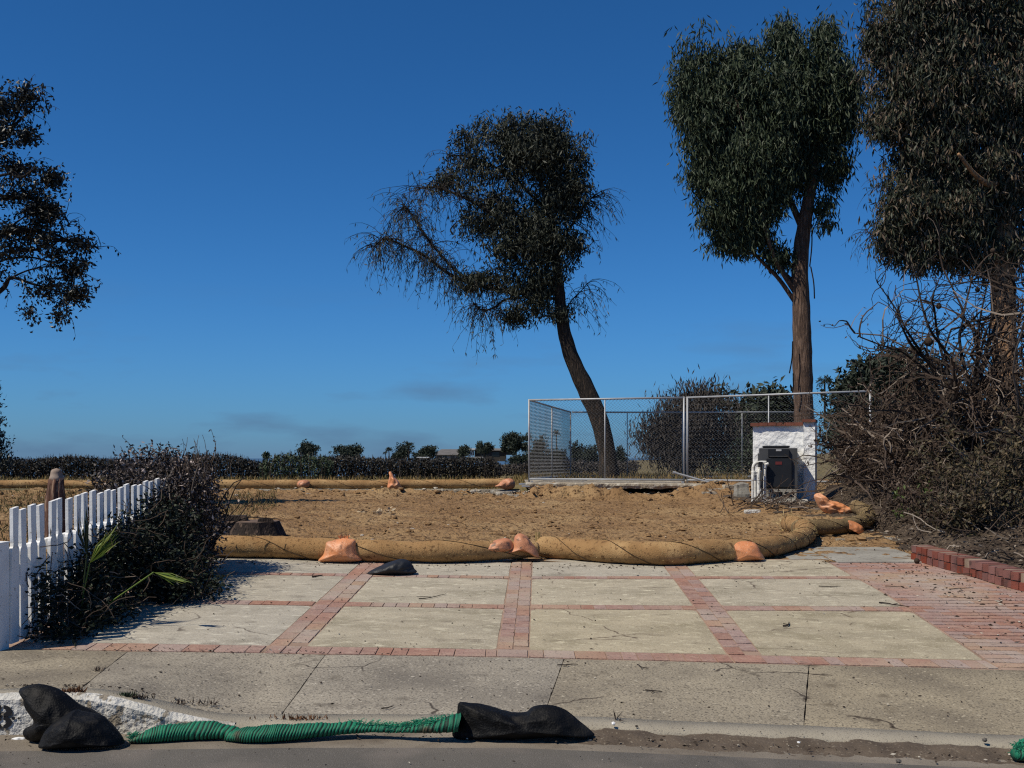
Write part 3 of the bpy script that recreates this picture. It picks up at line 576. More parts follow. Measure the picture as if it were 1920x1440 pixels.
inflate('black_bag', 'small dark gravel bag lying on the drive in front of the wattle', 'gravel bag', [(688, 1076), (700, 1067), (722, 1057), (736, 1052), (752, 1048), (766, 1051), (774, 1060), (777, 1066), (782, 1072), (772, 1076), (735, 1078), (710, 1078)], yb, .14, mat('grey black bag', (.022, .024, .028), (.014, .015, .018), 4, .5, .3, 120), 9, .012, 11, group='black gravel bags')
# green netting wattles in the gutter
def green(pxs, ys_, hs, label, seed, frayed=None):
    t = np.linspace(0, 1, int((pxs[-1]-pxs[0])*.9)); px = pxs[0] + (pxs[-1]-pxs[0])*t
    yb_ = np.interp(px, pxs, ys_); h = np.interp(px, pxs, hs); Y = 5.12
    r = h/2/F*Y; r = np.convolve(np.pad(r, 12, mode='edge'), np.ones(25)/25, 'valid')
    c = np.array([P(a, b - k/2*F/Y*0, Y) for a, b, k in zip(px, yb_, h)]); c[:, 2] += r*.92 + .0; c[:, 1] += r*.2 + .03*np.sin(px/55. + seed)
    phs = px/6.0 + 2.2*np.sin(px/47. + seed) + .25*np.sin(px/9.); w = phs % 1.0
    fr = np.zeros(len(px)) if frayed is None else sm((px-frayed)/40.)
    jag = np.array([mn.noise(Vector((a*.25, seed, 0))) for a in px])
    rad = r*(1 + .035*np.cos(2*np.pi*w)*(1-fr) + .16*jag*fr)
    at = np.where(fr > .5, .5 + .5*jag, np.where(np.abs(w-.5) < .17, .2, .8))
    o = thing('green_wattle', label, 'wattle', (c[0][0], Y, c[0][2]-r[0]), 'green netting wattles in the gutter')
    dirs = c.copy()
    # slant the ribs: shift rings with height
    n = 20; ang = np.arange(n)/n*2*np.pi
    mb = MB(); mb.tube(c, rad, n, a=at); v = mb.v[0]; zc_ = np.repeat(c[:, 2], n); v[:, 0] += (v[:, 2]-zc_)*.35; yc_ = np.repeat(c[:, 1], n); v[:, 1] = yc_ + (v[:, 1]-yc_)*1.5; wv = fbn(v, 12, 3, seed)*.010; v[:, 2] += wv*sm((v[:, 2]-zc_)/.03); v[:, 1] -= np.abs(wv)*.6; v[:, 0] += fbn(v, 7, 2, seed+5.)*.012
    part('netting_sleeve', mb, M_green, o, True)
    st = MB(); k = 90 if frayed is None else 620
    for q in range(k):
        j = random.randrange(0, 12) if frayed is None else int(np.clip(random.triangular((frayed-60-pxs[0])/(pxs[-1]-pxs[0]), 1, .8)*len(c), 0, len(c)-1))
        p0 = c[j]; rr_ = rad[j]; th = random.uniform(-.4, 3.4); s0 = p0 + rr_*np.array([0, -math.cos(th), math.sin(th)]); d = np.array([random.uniform(-1, 1), -.3*math.cos(th), .5*math.sin(th)+random.uniform(-.4, .4)])*.028
        st.tube([s0, s0 + d*.5 + np.array([0, -.3*math.cos(th), math.sin(th)])*.007, s0 + d], .0016, 3, False)
    part('loose_strands', st, M_gstrand, o, kind='stuff')
green([248, 262, 290, 340, 390, 420, 436, 452], [1391, 1391, 1391, 1390, 1388, 1386, 1385, 1384], [8, 20, 31, 34, 31, 25, 20, 12], 'short bulging green netting wattle beside the rounded black bag', 1)
green([428, 445, 480, 540, 600, 660, 700, 740, 780, 830, 862], [1386, 1387, 1388, 1386, 1382, 1378, 1375, 1374, 1372, 1370, 1368], [14, 24, 32, 31, 27, 22, 15, 10, 17, 27, 33], 'long green netting wattle thinning to a frayed neck under the long black bag', 2, 690)
green([1904, 1912, 1930, 1980], [1424, 1426, 1428, 1432], [14, 34, 44, 40], 'dark green netting wattle end at the far right of the gutter', 3)
# ------------------------------------------------------------------ concrete slab edge and rubble at the back of the lot
xs_ = np.arange(.30, 4.85, .05); rows = []
for x in xs_:
    yf = 23.45 - .25*x + .07*fb((x*2.2, 1, 3)); zt = .802 + .008*fb((x*3, 7, 1)); zb = .69 + .03*fb((x*4, 2, 9)); 
    rows.append([[x, 26.5, zt], [x, yf + .05, zt], [x, yf, zt-.02], [x, yf + .02*fb((x*6, 4, 4)), (zt+zb)/2], [x, yf + .03, zb], [x, 26.5, zb]])
slabm = MB().grid(np.array(rows), flip=True)
solo('concrete_slab', slabm, M_rub, (2.5, 23.5, .7), 'broken edged concrete house slab carrying the chain link fence', 'slab', smooth=False)
rows = []
for x in np.arange(-7.2, .12, .06):
    yf = 24.05 + .03*fb((x*2, 5, 1)); zt = .617 + .01*fb((x*2, 1, 1)); rows.append([[x, 24.9, zt], [x, yf, zt], [x, yf - .01, zt-.05], [x, yf, .42]])
solo('concrete_strip', MB().grid(np.array(rows), flip=True), M_rub, (-3.5, 24.1, .5), 'thin pale concrete footing strip under the far wattle', 'footing')
def chunk(px, py, w, h, dp, label, seed, Y=None, m=M_rub, rz=0):
    p = G(px, py) if Y is None else P(px, py, Y); r = np.random.default_rng(seed); mb = MB()
    n = 7; u = np.linspace(-1, 1, n); faces = []
    # rough block: subdivided cube pushed by noise
    for ax in range(3):
        for s in (-1, 1):
            U, V = np.meshgrid(u, u); q = np.zeros((n, n, 3)); q[..., ax] = s; q[..., (ax+1) % 3] = U; q[..., (ax+2) % 3] = V
            q2 = q*np.array([w, dp, h])/2; nn = fbn(q2 + seed, 5, 3).reshape(n, n); q2 = q2*(1 + .16*nn[..., None]) * (1 - .07*(np.abs(q).sum(-1)-1.6).clip(0)[..., None])
            ca, sa = math.cos(rz), math.sin(rz); q2 = np.stack([q2[..., 0]*ca-q2[..., 1]*sa, q2[..., 0]*sa+q2[..., 1]*ca, q2[..., 2]], -1)
            mb.grid(q2 + p + (0, dp/2, h/2-.02), flip=(s < 0))
    return solo('concrete_chunk', mb, m, tuple(p), label, 'rubble', 'broken concrete by the slab')
chunk(1350, 938, .62, .27, .4, 'broad broken concrete block under the right end of the slab', 1, 22.1)
chunk(1332, 935, .34, .16, .3, 'crumbling pale concrete lump left of the broad block', 2, 21.9)
chunk(1393, 945, .26, .42, .3, 'upright rough concrete lump beside the white pool pipes', 3, 20.6, M_slab2)
chunk(1379, 922, .42, .16, .4, 'flat ledge of broken concrete above the broad block', 4, 22.0)
chunk(1414, 962, .26, .07, .2, 'small white concrete lump in front of the pool pipes', 5, None, M_kwhite)
chunk(944, 932, .42, .14, .3, 'tan broken stone at the open end of the far wattle', 6, 23.3)
chunk(962, 936, .26, .12, .25, 'pale stone below the left fence foot', 7, 23.1)
chunk(1577, 1015, .11, .05, .09, 'pale stone at the edge of the grey path slab', 8)
# ------------------------------------------------------------------ chain link panels
def pipe(a, b, r, n=8): return MB().tube(np.array([a, b]), r, n)
def panel(A, B, zb0, zb1, label, h=1.84, mids=(.5,), feet=(), left=True, right=True, mesh=True, rw=.0046):
    A = np.array([A[0], A[1], zb0]); B = np.array([B[0], B[1], zb1]); up = np.array([0, 0, h]); r = .021
    o = thing('chain_link_fence', label, 'fence', tuple(A), 'chain link fence panels')
    lf = np.array([0, 0, .07])
    part('top_rail', pipe(A + up, B + up, r), M_galv, o, True); part('bottom_rail', pipe(A + lf, B + lf, r), M_galv, o, True)
    if left: part('post', pipe(A, A + up + (0, 0, .02), r), M_galv, o, True)
    if right: part('post', pipe(B, B + up + (0, 0, .02), r), M_galv, o, True)
    for m_ in mids: q = A + (B-A)*m_; part('mid_post', pipe(q + lf, q + up, .013), M_galv, o, True)
    Ln = np.linalg.norm((B-A)[:2]); k = int(Ln/.078); nz_ = int((h-.1)/.039); mb = MB(); d = (B-A)/k
    nrm = np.cross(d, (0, 0, 1)); nrm = nrm/np.linalg.norm(nrm)
    for i in range(k):
        zz = np.linspace(.08, h-.01, nz_); off = ((np.arange(nz_) + i) % 2)*1.0
        # zigzag wires; neighbours meet at the knuckles
        s_ = np.where((np.arange(nz_)) % 2 == 0, 0., 1.) if True else off
        pth = A[None] + d[None]*(i + s_)[:, None] + zz[:, None]*np.array([0, 0, 1.])[None] + (nrm*.003)[None]*((np.arange(nz_) % 2)*2-1)[:, None]*(1 if i % 2 else -1)
        mb.tube(pth, rw, 3, False)
    part('chain_link', mb, M_wire, o, kind='stuff')
    return o
PA = (.382, 23.9); PB = (3.70, 22.95); PC = (6.95, 20.7)
panel(PA, PB, .80, .80, 'front left chain link panel between the leaning trunk and the far wattle', right=True)
panel((3.77, 22.93), PC, .80, .80, 'front right chain link panel passing behind the white stucco wall', mids=(.47,))
panel((.40, 23.97), (1.0, 26.75), .80, .785, 'near side chain link panel receding from the front left corner', left=False, right=False, mids=())
panel((1.0, 26.75), (1.62, 29.5), .785, .77, 'rear side chain link panel left of the leaning trunk', left=True, right=True, mids=())
panel((1.66, 29.55), (4.72, 29.5), .77, .76, 'back chain link panel around the leaning trunk foot', left=False)
panel((4.78, 29.5), (7.9, 29.3), .76, .76, 'back right chain link panel in front of the grey bush', left=True)
def plate(px, py, wpx, Y, label, ):
    p = P(px, py, Y); solo('fence_foot', MB().box((p[0], p[1], p[2]), (wpx/F*Y, .22, .03)).box((p[0], p[1], p[2]+.04), (.05, .05, .06)), M_galv, tuple(p), label, 'fence foot', 'fence feet')
plate(997, 907.5, 48, 23.75, 'flat metal foot under the left fence corner')
plate(992, 911.5, 27, 23.45, 'short metal foot plate lying in front of the left corner foot')
plate(1280, 908, 36, 22.85, 'metal foot under the double posts between the front panels')
solo('loose_pipe', pipe(P(1264, 886, 22.7), P(1336, 906.5, 22.6), .022).tube(np.array([P(1262, 885.5, 22.7), P(1267, 887, 22.7)]), .032, 8), M_galv, tuple(P(1336, 908, 22.6)), 'loose white pipe leaning through the foot of the fence', 'pipe')
# ------------------------------------------------------------------ stucco wall
def bumpy(P0, nu, nv, U, V, amp, nrm, sc=7, seed=0):
    u, v = np.meshgrid(np.linspace(0, 1, nu), np.linspace(0, 1, nv)); q = np.array(P0)[None, None] + u[..., None]*np.array(U) + v[..., None]*np.array(V)
    e = fbn(q, sc, 3, seed).reshape(nv, nu)*amp; e[0] = 0; e[-1] = 0; e[:, 0] *= .3; e[:, -1] *= .3; return q + e[..., None]*np.array(nrm, float)
zwb, zwt = .45, 1.945
sw = thing('stucco_wall', 'short white stucco wall with red brick cap behind the pool heater', 'wall', (4.95, 19.8, .5))
wm = MB().grid(bumpy((4.46, 19.95, zwb), 40, 50, (1.0, 0, 0), (0, 0, zwt-zwb), .016, (0, -1, 0)))
wm.grid(bumpy((4.46, 20.15, zwb), 8, 30, (0, -.2, 0), (0, 0, zwt-zwb), .006, (-1, 0, 0))).grid(bumpy((5.46, 20.15, zwb), 10, 10, (-1.0, 0, 0), (0, 0, zwt-zwb), .008, (0, 1, 0)))
part('wall_face', wm, M_stucco, sw, True)
pm_ = MB().grid(bumpy((5.40, 19.75, .42), 12, 60, (.205, 0, 0), (0, 0, 1.58), .010, (0, -1, 0), 9, 3)).grid(bumpy((5.40, 20.2, .42), 12, 40, (0, -.45, 0), (0, 0, 1.58), .006, (-1, 0, 0), 9, 4)).grid(bumpy((5.605, 19.75, .42), 8, 20, (0, .45, 0), (0, 0, 1.58), .006, (1, 0, 0), 9, 5)).grid(bumpy((5.605, 20.2, .42), 4, 4, (-.205, 0, 0), (0, 0, 1.58), .0, (0, 1, 0)))
part('pillar', pm_, M_stucco, sw, True)
x = 4.42
while x < 5.38:
    w = min(.16, 5.40-x); part('cap_brick', MB().box((x+w/2, 20.03, 1.975 + random.uniform(-.004, .004)), (w-.006, .29, .06)), M_cap, sw); x += w
part('cap_brick', MB().box((5.50, 19.96, 2.026), (.235, .52, .05)), M_cap, sw)
# ------------------------------------------------------------------ pool heater on its block
hp = thing('heater_pad', 'low white-edged concrete pad under the pool heater', 'pad', (4.95, 19.8, .5))
part('pad', MB().grid(bumpy((4.5, 19.1, .46), 24, 6, (.92, 0, 0), (0, 0, .135), .012, (0, -1, 0), 9)).grid(bumpy((4.5, 19.1, .595), 20, 10, (.92, 0, 0), (0, .84, 0), .004, (0, 0, 1))).grid(bumpy((4.5, 19.94, .46), 6, 5, (0, -.84, 0), (0, 0, .135), .006, (-1, 0, 0))), M_kwhite, hp, True)
part('block', MB().box((4.69, 19.56, .68), (.13, .5, .165)).box((4.935, 19.56, .77), (.62, .5, .022)), M_blockc, hp)
hb = MB()
x0, x1, z0, z1 = 4.79, 5.235, .598, .757; yb_ = 19.30
for xx in (x0 + .018, (x0+x1)/2, x1 - .018): hb.box((xx, yb_ + .2, (z0+z1)/2), (.036, .4, z1-z0))
for zz in (z0 + .014, z1 - .014):
    for xa, xb in ((x0+.036, (x0+x1)/2-.018), ((x0+x1)/2+.018, x1-.036)): hb.box(((xa+xb)/2, yb_ + .2, zz), (xb-xa, .4, .028))
part('hollow_block', hb, M_blockc, hp)
H0, HZ = 19.36, .785
he = thing('pool_heater', 'black pool heater cabinet standing against the white stucco wall', 'heater', (4.95, 19.8, HZ))
def bev(c, d, b=.012):
    c = np.array(c, float); h = np.array(d, float)/2; mb = MB(); v = []
    for z, k in ((-1, 1), (-1, 0), (1, 0), (1, 1)):
        for x, y in ((-1, -1), (1, -1), (1, 1), (-1, 1)):
            v.append(c + np.array([x*(h[0]-b*k), y*(h[1]-b*k), z*(h[2] - (0 if k else b))]))
    f = []
    for k in (0, 4, 8):
        for i in range(4): j = (i+1) % 4; f.append([k+i, k+j, k+4+j, k+4+i])
    f += [[3, 2, 1, 0], [12, 13, 14, 15]]; return mb.add(v, f)
part('cabinet', bev((4.925, 19.62, 1.155), (.665, .52, .74)), M_heat2, he)
part('cabinet_base', bev((4.925, 19.61, .795), (.60, .50, .024), .006), M_heat, he)
fp = part('front_panel', bev((4.93, 19.335, 1.075), (.44, .05, .53)), M_heat, he)
part('label', MB().box((4.925, 19.307, 1.25), (.115, .006, .055)), M_red, fp)
part('latch', bev((4.72, 19.33, 1.09), (.02, .03, .10), .004), M_heat, fp)
tv = part('vent_hood', bev((4.925, 19.35, 1.432), (.37, .08, .16)), M_heat, he)
part('label', MB().box((4.925, 19.306, 1.485), (.095, .006, .035)), M_silver, tv)
part('louvre', bev((4.925, 19.303, 1.372), (.33, .012, .012), .003), M_heat2, tv)
part('top_cap', bev((4.89, 19.62, 1.548), (.47, .48, .04)), M_heat, he)
part('side_strip', bev((4.585, 19.60, 1.13), (.03, .42, .60), .006), M_heat2, he)
pp = thing('pool_pipes', 'weathered white pool pipes bending down left of the black heater', 'pipes', (4.5, 19.25, .42))
def ppath(pts, Y): return spline([P(a, b, Y) for a, b in pts], 5)
part('pipe', MB().tube(ppath([(1437, 867), (1425, 867), (1416, 869), (1412.5, 876), (1412.5, 893)], 19.3), .031, 10), M_pvc, pp, True)
part('pipe_collar', MB().tube(ppath([(1412.5, 883), (1412.5, 893)], 19.3), .040, 10).tube(ppath([(1411, 886), (1428, 884)], 19.3), .027, 8), M_pvc, pp, True)
for px, a, b, r, y in ((1411, 890, 951, .021, 19.2), (1416.5, 890, 940, .025, 19.32), (1423, 876, 957, .025, 19.18), (1434, 872, 938, .028, 19.28)):
    part('pipe', MB().tube(ppath([(px, a), (px, b)], y), r, 10), M_pvc, pp, True)
for q_, y_, r_ in (([(1434, 870), (1434, 878)], 19.28, .038), ([(1423, 920), (1423, 926)], 19.18, .034), ([(1434, 872), (1441, 869)], 19.28, .026)): part('pipe_joint', MB().tube(ppath(q_, y_), r_, 10), M_pvc, pp, True)
part('valve', MB().tube(ppath([(1426, 869), (1426, 882)], 19.25), .022, 8).box(P(1426, 868, 19.25), (.07, .05, .04)), M_heat, pp)
for o_, r_ in ((sw, -20), (hp, -11), (he, -11)): o_.rotation_euler[2] = math.radians(r_)   # the wall is turned towards the sun, away from the drive's axis
# ------------------------------------------------------------------ stump and timber on the left
p = G(470, 1012); px0 = p
cs = thing('tree_stump', 'charred sawn tree stump with flared root behind the front wattle', 'stump', tuple(p))
def lump(outer, zb, zt, ctr, seed, n=40, flare=1.3):
    ang = np.arange(n)/n*2*np.pi; rows = []
    for t in np.linspace(0, 1, 9):
        k = flare + (1-flare)*t**.6; rows.append([[ctr[0] + math.cos(a)*outer[0]*k*(1+.13*fb((math.cos(a)*1.6, math.sin(a)*1.6, seed))+.05*fb((a*6, seed, t))), ctr[1] + math.sin(a)*outer[1]*k*(1+.13*fb((math.cos(a)*1.6, math.sin(a)*1.6, seed))), zb + (zt-zb)*t] for a in ang])
    q = np.array(rows); return np.concatenate([q, q[:, :1]], 1), q[-1]
q, tp = lump((.36, .3), p[2]-.1, p[2]+.20, (p[0]-.10, p[1]+.35), 3, flare=1.55); part('root_flare', MB().grid(q), M_wood, cs)
part('cut_top', MB().add(np.vstack([tp.mean(0)[None] + (0, 0, .01), tp]), [[0, 1+i, 1+(i+1) % len(tp)] for i in range(len(tp))]), M_cut, cs)
part('splinter', MB().box((p[0]+.13, p[1]+.2, p[2]+.215), (.20, .09, .05), .3, taper=.8).box((p[0]-.28, p[1]+.3, p[2]+.24), (.34, .16, .06), .15, taper=.9), M_wood, cs)
YS = 12.2; zb = float(zg(-5.2, YS)); xc = (105-CX)/F*YS
bs_ = thing('weathered_stump', 'brown fluted stump post with pale rounded top behind the picket fence', 'stump', (xc, YS, zb))
ang = np.linspace(0, 2*np.pi, 41); rows = []
for t in np.linspace(0, 1, 14):
    z = zb + t*(1.10-zb); r = (.108 + .012*math.sin(t*5))*(1 - .18*max(0, t-.75)/.25)
    rows.append([[xc + .004*math.sin(7*t) + math.cos(a)*r*(1+.10*math.cos(9*a)*(1-.3*t)+.05*fb((a*2, t*3, 1))), YS + math.sin(a)*r*(1+.10*math.cos(9*a)), z + (.012*math.cos(9*a) if t > .98 else 0)] for a in ang])
q = np.array(rows); mb = MB().grid(q); mb.f.append(np.array([[13*41+i for i in range(40)]])); part('fluted_body', mb, M_rust, bs_, True)
rows = []
for t in np.linspace(0, 1, 10):
    r = .072*math.sqrt(max(0, 1-(max(0, t-.35)/.65)**2))*(1+.1*math.sin(t*9)) + .001; rows.append([[xc + .005 + math.cos(a)*r*(1+.12*fb((math.cos(a)*2, math.sin(a)*2, t*2))), YS + math.sin(a)*r, 1.085 + .145*t] for a in ang])
part('knob', MB().grid(np.array(rows)), M_knob, bs_, True)

pts = []; sz = []
for _ in range(330):
    x = RNG.normal(-.7, .75) if RNG.uniform() < .7 else RNG.uniform(-6, 4.6); y = 23.75 - (.25*x if x > .2 else 0) + RNG.normal(-.25, .16); s_ = .022*np.exp(RNG.normal(0, .5)); pts.append((x, min(y, 23.95), lotz(x, min(y, 23.5)) + s_*.3)); sz.append(min(s_, .07))
solo('grey_rubble', stones(MB(), pts, sz), M_rub, (0, 23.5, .5), 'small grey rubble along the broken slab and footing edge', 'rubble', kind='stuff')
# ------------------------------------------------------------------ vegetation helpers
def rv(n, rng=RNG): d = rng.normal(size=(n, 3)); return d/np.linalg.norm(d, axis=1)[:, None]
def crown(lm, tm, blobs, Y, ln=.2, wd=.036, per=15, spread=.2, droop=1.0, twig=.35, tr=.010, depth=.8, rng=RNG, k=1.0, shell=.5, clump=.42):
    for b in blobs:
        px, py, rx, ry, n = b[:5]; n = int(n*k); dy = b[5] if len(b) > 5 else 0.
        c = P(px, py, Y); c[1] += dy; s = np.array([rx/F*Y, rx/F*Y*depth, ry/F*Y])
        dv = rv(n, rng); lob = np.array([1 + .42*mn.noise(Vector(q)*2.3 + Vector((px*.1, py*.1, 3))) for q in dv])[:, None]
        nc = max(2, n//11); dv = dv[:nc]; lob = lob[:nc]; cc = c + dv*lob*(rng.uniform(.05, 1, (nc, 1))**shell)*s
        cr_ = np.minimum(clump, .55*s); sp = cc[rng.integers(0, nc, n)] + np.clip(rng.normal(0, .55, (n, 3)), -1.15, 1.15)*cr_*np.array([1, 1, 1.2])
        pos = np.repeat(sp, per, 0) + rng.normal(0, spread, (n*per, 3))*np.array([1, 1, .8])
        d = rng.normal(0, .55, (n*per, 3)) + np.array([0, 0, -droop]); a = np.clip(np.repeat(rng.uniform(0, 1, n), per)*.5 + rng.uniform(0, .5, n*per), 0, 1)
        lm.leaves(pos, d, ln, wd, rng, a)
        for q in sp[:int(n*twig)]:
            m_ = (c + q)/2 + rng.normal(0, .12, 3)*s; tm.tube(spline([c + rng.normal(0, .1, 3)*s, m_, q + (0, 0, .05)], 3), np.linspace(tr*1.6, tr*.4, 7), 3, False, a=rng.uniform())
def limb(lst, pts, Y, w0, w1, n=8, seg=6, dy=None):
    tm = MB(); lst.append(tm)
    p = np.array([P(a, b, Y) for a, b in pts]); 
    if dy is not None: p[:, 1] += np.linspace(0, dy, len(p))
    c = spline(p, seg); tm.tube(c, np.linspace(w0, w1, len(c))/F*Y/2, n); return c
def wisps(lm, tm, c, n, ln=.7, rng=RNG, lf=(.16, .022), per=7, droop=1.2, t0=.15, side=None, r=.006):
    for _ in range(n):
        j = int(len(c)*rng.uniform(t0, 1)); j = min(j, len(c)-1); q = c[j].copy(); d = rng.normal(0, .6, 3) + np.array([0, 0, .35]) + (0 if side is None else np.array(side)); L_ = ln*rng.uniform(.4, 1.2); pth = [q]
        for s in range(6):
            d = d + np.array([0, 0, -.28*droop]) + rng.normal(0, .15, 3); d /= np.linalg.norm(d); q = q + d*L_/6; pth.append(q)
        pth = np.array(pth); tm.tube(pth, np.linspace(r, r*.35, 7), 3, False, a=rng.uniform(0, .8)); k = rng.integers(1, per+1)
        ii = rng.integers(2, 7, k); lm.leaves(pth[ii], rng.normal(0, .5, (k, 3)) + (0, 0, -1), lf[0], lf[1], rng)
def tree(name, label, cat, base, group=None): return thing(name, label, cat, tuple(base), group)
# ------------------------------------------------------------------ leaning eucalyptus behind the chain link fence
Y1 = 27.6; tb = P(1143, 897, Y1); t = tree('eucalyptus_tree', 'leaning dark eucalyptus with wispy left branches inside the chain link enclosure', 'tree', tb, 'eucalyptus trees')
tm = MB(); tk = [(1146, 915, 46), (1142, 890, 38), (1138, 850, 33), (1126, 795, 33), (1106, 745, 34), (1080, 690, 30), (1062, 640, 26), (1053, 590, 23), (1048, 540, 20), (1040, 470, 16), (1028, 390, 12), (1008, 320, 8), (1000, 270, 4)]
c = spline([P(a, b, Y1) for a, b, w in tk], 6); w = np.interp(np.linspace(0, 1, len(c)), np.linspace(0, 1, len(tk)), [q[2] for q in tk])/F*Y1/2
def barkr(r, ang):
    q = r[:, None]*np.ones((1, len(ang)))
    for i in range(len(r)):
        for j in range(len(ang)): q[i, j] *= 1 + .12*mn.noise(Vector((math.cos(ang[j])*2, math.sin(ang[j])*2, i*.35)))
    return q
tm.tube(c, w, 14, rfun=barkr); part('trunk', tm, M_barkd, t, True)
bm, lm, tw = [], MB(), MB()
l1 = limb(bm, [(1046, 545), (960, 548), (905, 535), (850, 518), (800, 482), (760, 462), (722, 448), (702, 462)], Y1, 11, 2, 6)
l2 = limb(bm, [(905, 535), (860, 510), (815, 462), (785, 420), (762, 385), (750, 372)], Y1, 7, 2, 5, dy=.8)
l3 = limb(bm, [(1040, 480), (950, 420), (880, 380), (820, 360), (790, 365)], Y1, 9, 2, 6, dy=-.6)
l4 = limb(bm, [(1030, 400), (960, 330), (890, 290), (840, 280)], Y1, 8, 2, 6, dy=.5)
l5 = limb(bm, [(1040, 470), (1080, 410), (1100, 380), (1112, 370)], Y1, 7, 2, 6)
l6 = limb(bm, [(1050, 560), (960, 560), (925, 580), (905, 585), (890, 575)], Y1, 6, 2, 5, dy=-.5)
l7 = limb(bm, [(1052, 590), (1075, 560), (1090, 545), (1102, 530)], Y1, 3, 1, 5)
limb(bm, [(850, 440), (845, 430), (857, 415)], Y1, 4, 2, 5)
blobs = [(1012, 300, 72, 78, 330), (948, 258, 48, 38, 150), (1018, 240, 22, 26, 45), (1042, 262, 24, 30, 60), (880, 305, 52, 55, 100), (850, 330, 30, 28, 26), (925, 375, 68, 58, 130), (1060, 350, 40, 74, 250), (1036, 455, 50, 62, 270), (962, 470, 52, 44, 150), (995, 545, 46, 40, 150), (905, 525, 46, 18, 80), (968, 588, 26, 14, 36), (1040, 590, 26, 14, 30), (1082, 452, 18, 24, 36), (880, 260, 30, 22, 14), (900, 420, 45, 30, 30), (1095, 330, 22, 34, 24), (985, 420, 60, 60, 160)]
crown(lm, tw, blobs, Y1, .155, .036, 18, .12, .8, k=1.0, clump=.36)
for l_, n_, sd in ((l1, 250, None), (l2, 190, None), (l3, 130, None), (l6, 90, None), (l4, 70, None), (l5, 60, (.7, 0, 0)), (l7, 30, (.5, 0, 0))): wisps(lm, tw, l_, n_, 1.15, side=sd, t0=.2, r=.009, per=9)
[part('limb', q, M_barkd, t, True) for q in bm]; part('foliage', lm, M_leafe2, t, kind='stuff'); part('twig', tw, M_twigd, t, kind='stuff')
# ------------------------------------------------------------------ straight eucalyptus behind the stucco wall
Y2 = 25.5; tb = P(1508, 905, Y2); t = tree('eucalyptus_tree', 'tall straight eucalyptus with full green crown behind the white stucco wall', 'tree', tb, 'eucalyptus trees')
tk = [(1510, 925, 44), (1508, 800, 37), (1506, 740, 36), (1505, 690, 37), (1503, 600, 33), (1500, 500, 30), (1508, 420, 26), (1522, 340, 20), (1530, 250, 14), (1524, 150, 6)]
c = spline([P(a, b, Y2) for a, b, w in tk], 8); w = np.interp(np.linspace(0, 1, len(c)), np.linspace(0, 1, len(tk)), [q[2] for q in tk])/F*Y2/2
part('trunk', MB().tube(c, w, 16, rfun=barkr), M_bark, t, True)
bm, lm, tw = [], MB(), MB()
limb(bm, [(1490, 565), (1462, 525), (1440, 502), (1410, 470), (1380, 420), (1350, 350)], Y2, 9, 3, 6); limb(bm, [(1490, 545), (1465, 512), (1445, 480), (1420, 400), (1400, 300), (1370, 200)], Y2, 11, 3, 6, dy=-.6); limb(bm, [(1492, 530), (1455, 497), (1430, 482), (1395, 470)], Y2, 6, 2, 5)
limb(bm, [(1505, 430), (1470, 330), (1455, 220), (1470, 80)], Y2, 14, 3, 6, dy=.5); limb(bm, [(1518, 360), (1560, 290), (1570, 200), (1552, 80)], Y2, 10, 3, 6)
for a, b in (((1486, 640), (1480, 700)), ((1520, 500), (1527, 560)), ((1522, 420), (1518, 500)), ((1487, 700), (1484, 745))):   # hanging bark strips
    part('bark_strip', MB().tube(spline([P(*a, Y2-.3), P((a[0]+b[0])/2+2, (a[1]+b[1])/2, Y2-.33), P(*b, Y2-.3)], 4), .018, 3), M_barkd, t)
blobs = [(1350, 160, 68, 72, 300), (1472, 82, 26, 46, 110), (1554, 92, 22, 42, 80), (1450, 175, 82, 70, 330), (1562, 180, 46, 76, 260), (1298, 192, 34, 40, 100), (1510, 165, 50, 60, 160), (1440, 270, 78, 46, 230), (1535, 262, 44, 40, 130), (1574, 305, 13, 18, 16), (1558, 335, 18, 24, 24), (1366, 370, 46, 52, 210), (1318, 335, 26, 32, 50), (1432, 372, 44, 50, 170), (1412, 435, 30, 24, 70), (1378, 452, 26, 18, 40), (1455, 478, 22, 14, 26), (1540, 380, 16, 14, 14), (1320, 235, 34, 30, 50), (1395, 105, 30, 26, 50), (1548, 415, 10, 8, 6), (1340, 310, 20, 20, 16), (1400, 305, 70, 40, 190), (1350, 270, 48, 36, 90), (1470, 330, 40, 40, 110)]
crown(lm, tw, blobs, Y2, .19, .036, 20, .14, 1.25, k=1.55, clump=.42)
[part('limb', q, M_bark, t, True) for q in bm]; part('foliage', lm, M_leafe, t, kind='stuff'); part('twig', tw, M_twigd, t, kind='stuff')
# ------------------------------------------------------------------ big singed eucalyptus at the right edge
Y3 = 21.5; tb = P(1886, 915, Y3); t = tree('eucalyptus_tree', 'huge singed eucalyptus with orange peeling trunk at the right edge', 'tree', tb, 'eucalyptus trees')
tk = [(1888, 930, 56), (1887, 800, 48), (1884, 650, 44), (1880, 500, 42), (1884, 300, 38), (1892, 100, 32), (1900, -120, 22)]
c = spline([P(a, b, Y3) for a, b, w in tk], 8); w = np.interp(np.linspace(0, 1, len(c)), np.linspace(0, 1, len(tk)), [q[2] for q in tk])/F*Y3/2
part('trunk', MB().tube(c, w, 16, rfun=barkr), M_barko, t, True)
bm, lm, tw = [], MB(), MB()
limb(bm, [(1884, 330), (1855, 350), (1825, 358), (1790, 348), (1750, 320)], Y3, 20, 5, 8, dy=-1.2); limb(bm, [(1930, 30), (1895, 18), (1870, 12), (1800, -20)], Y3, 17, 6, 8, dy=-1.); limb(bm, [(1882, 470), (1800, 485), (1740, 485), (1700, 470)], Y3, 12, 4, 6); limb(bm, [(1930, 120), (1905, 108), (1890, 90)], Y3, 12, 8, 6, dy=-1)
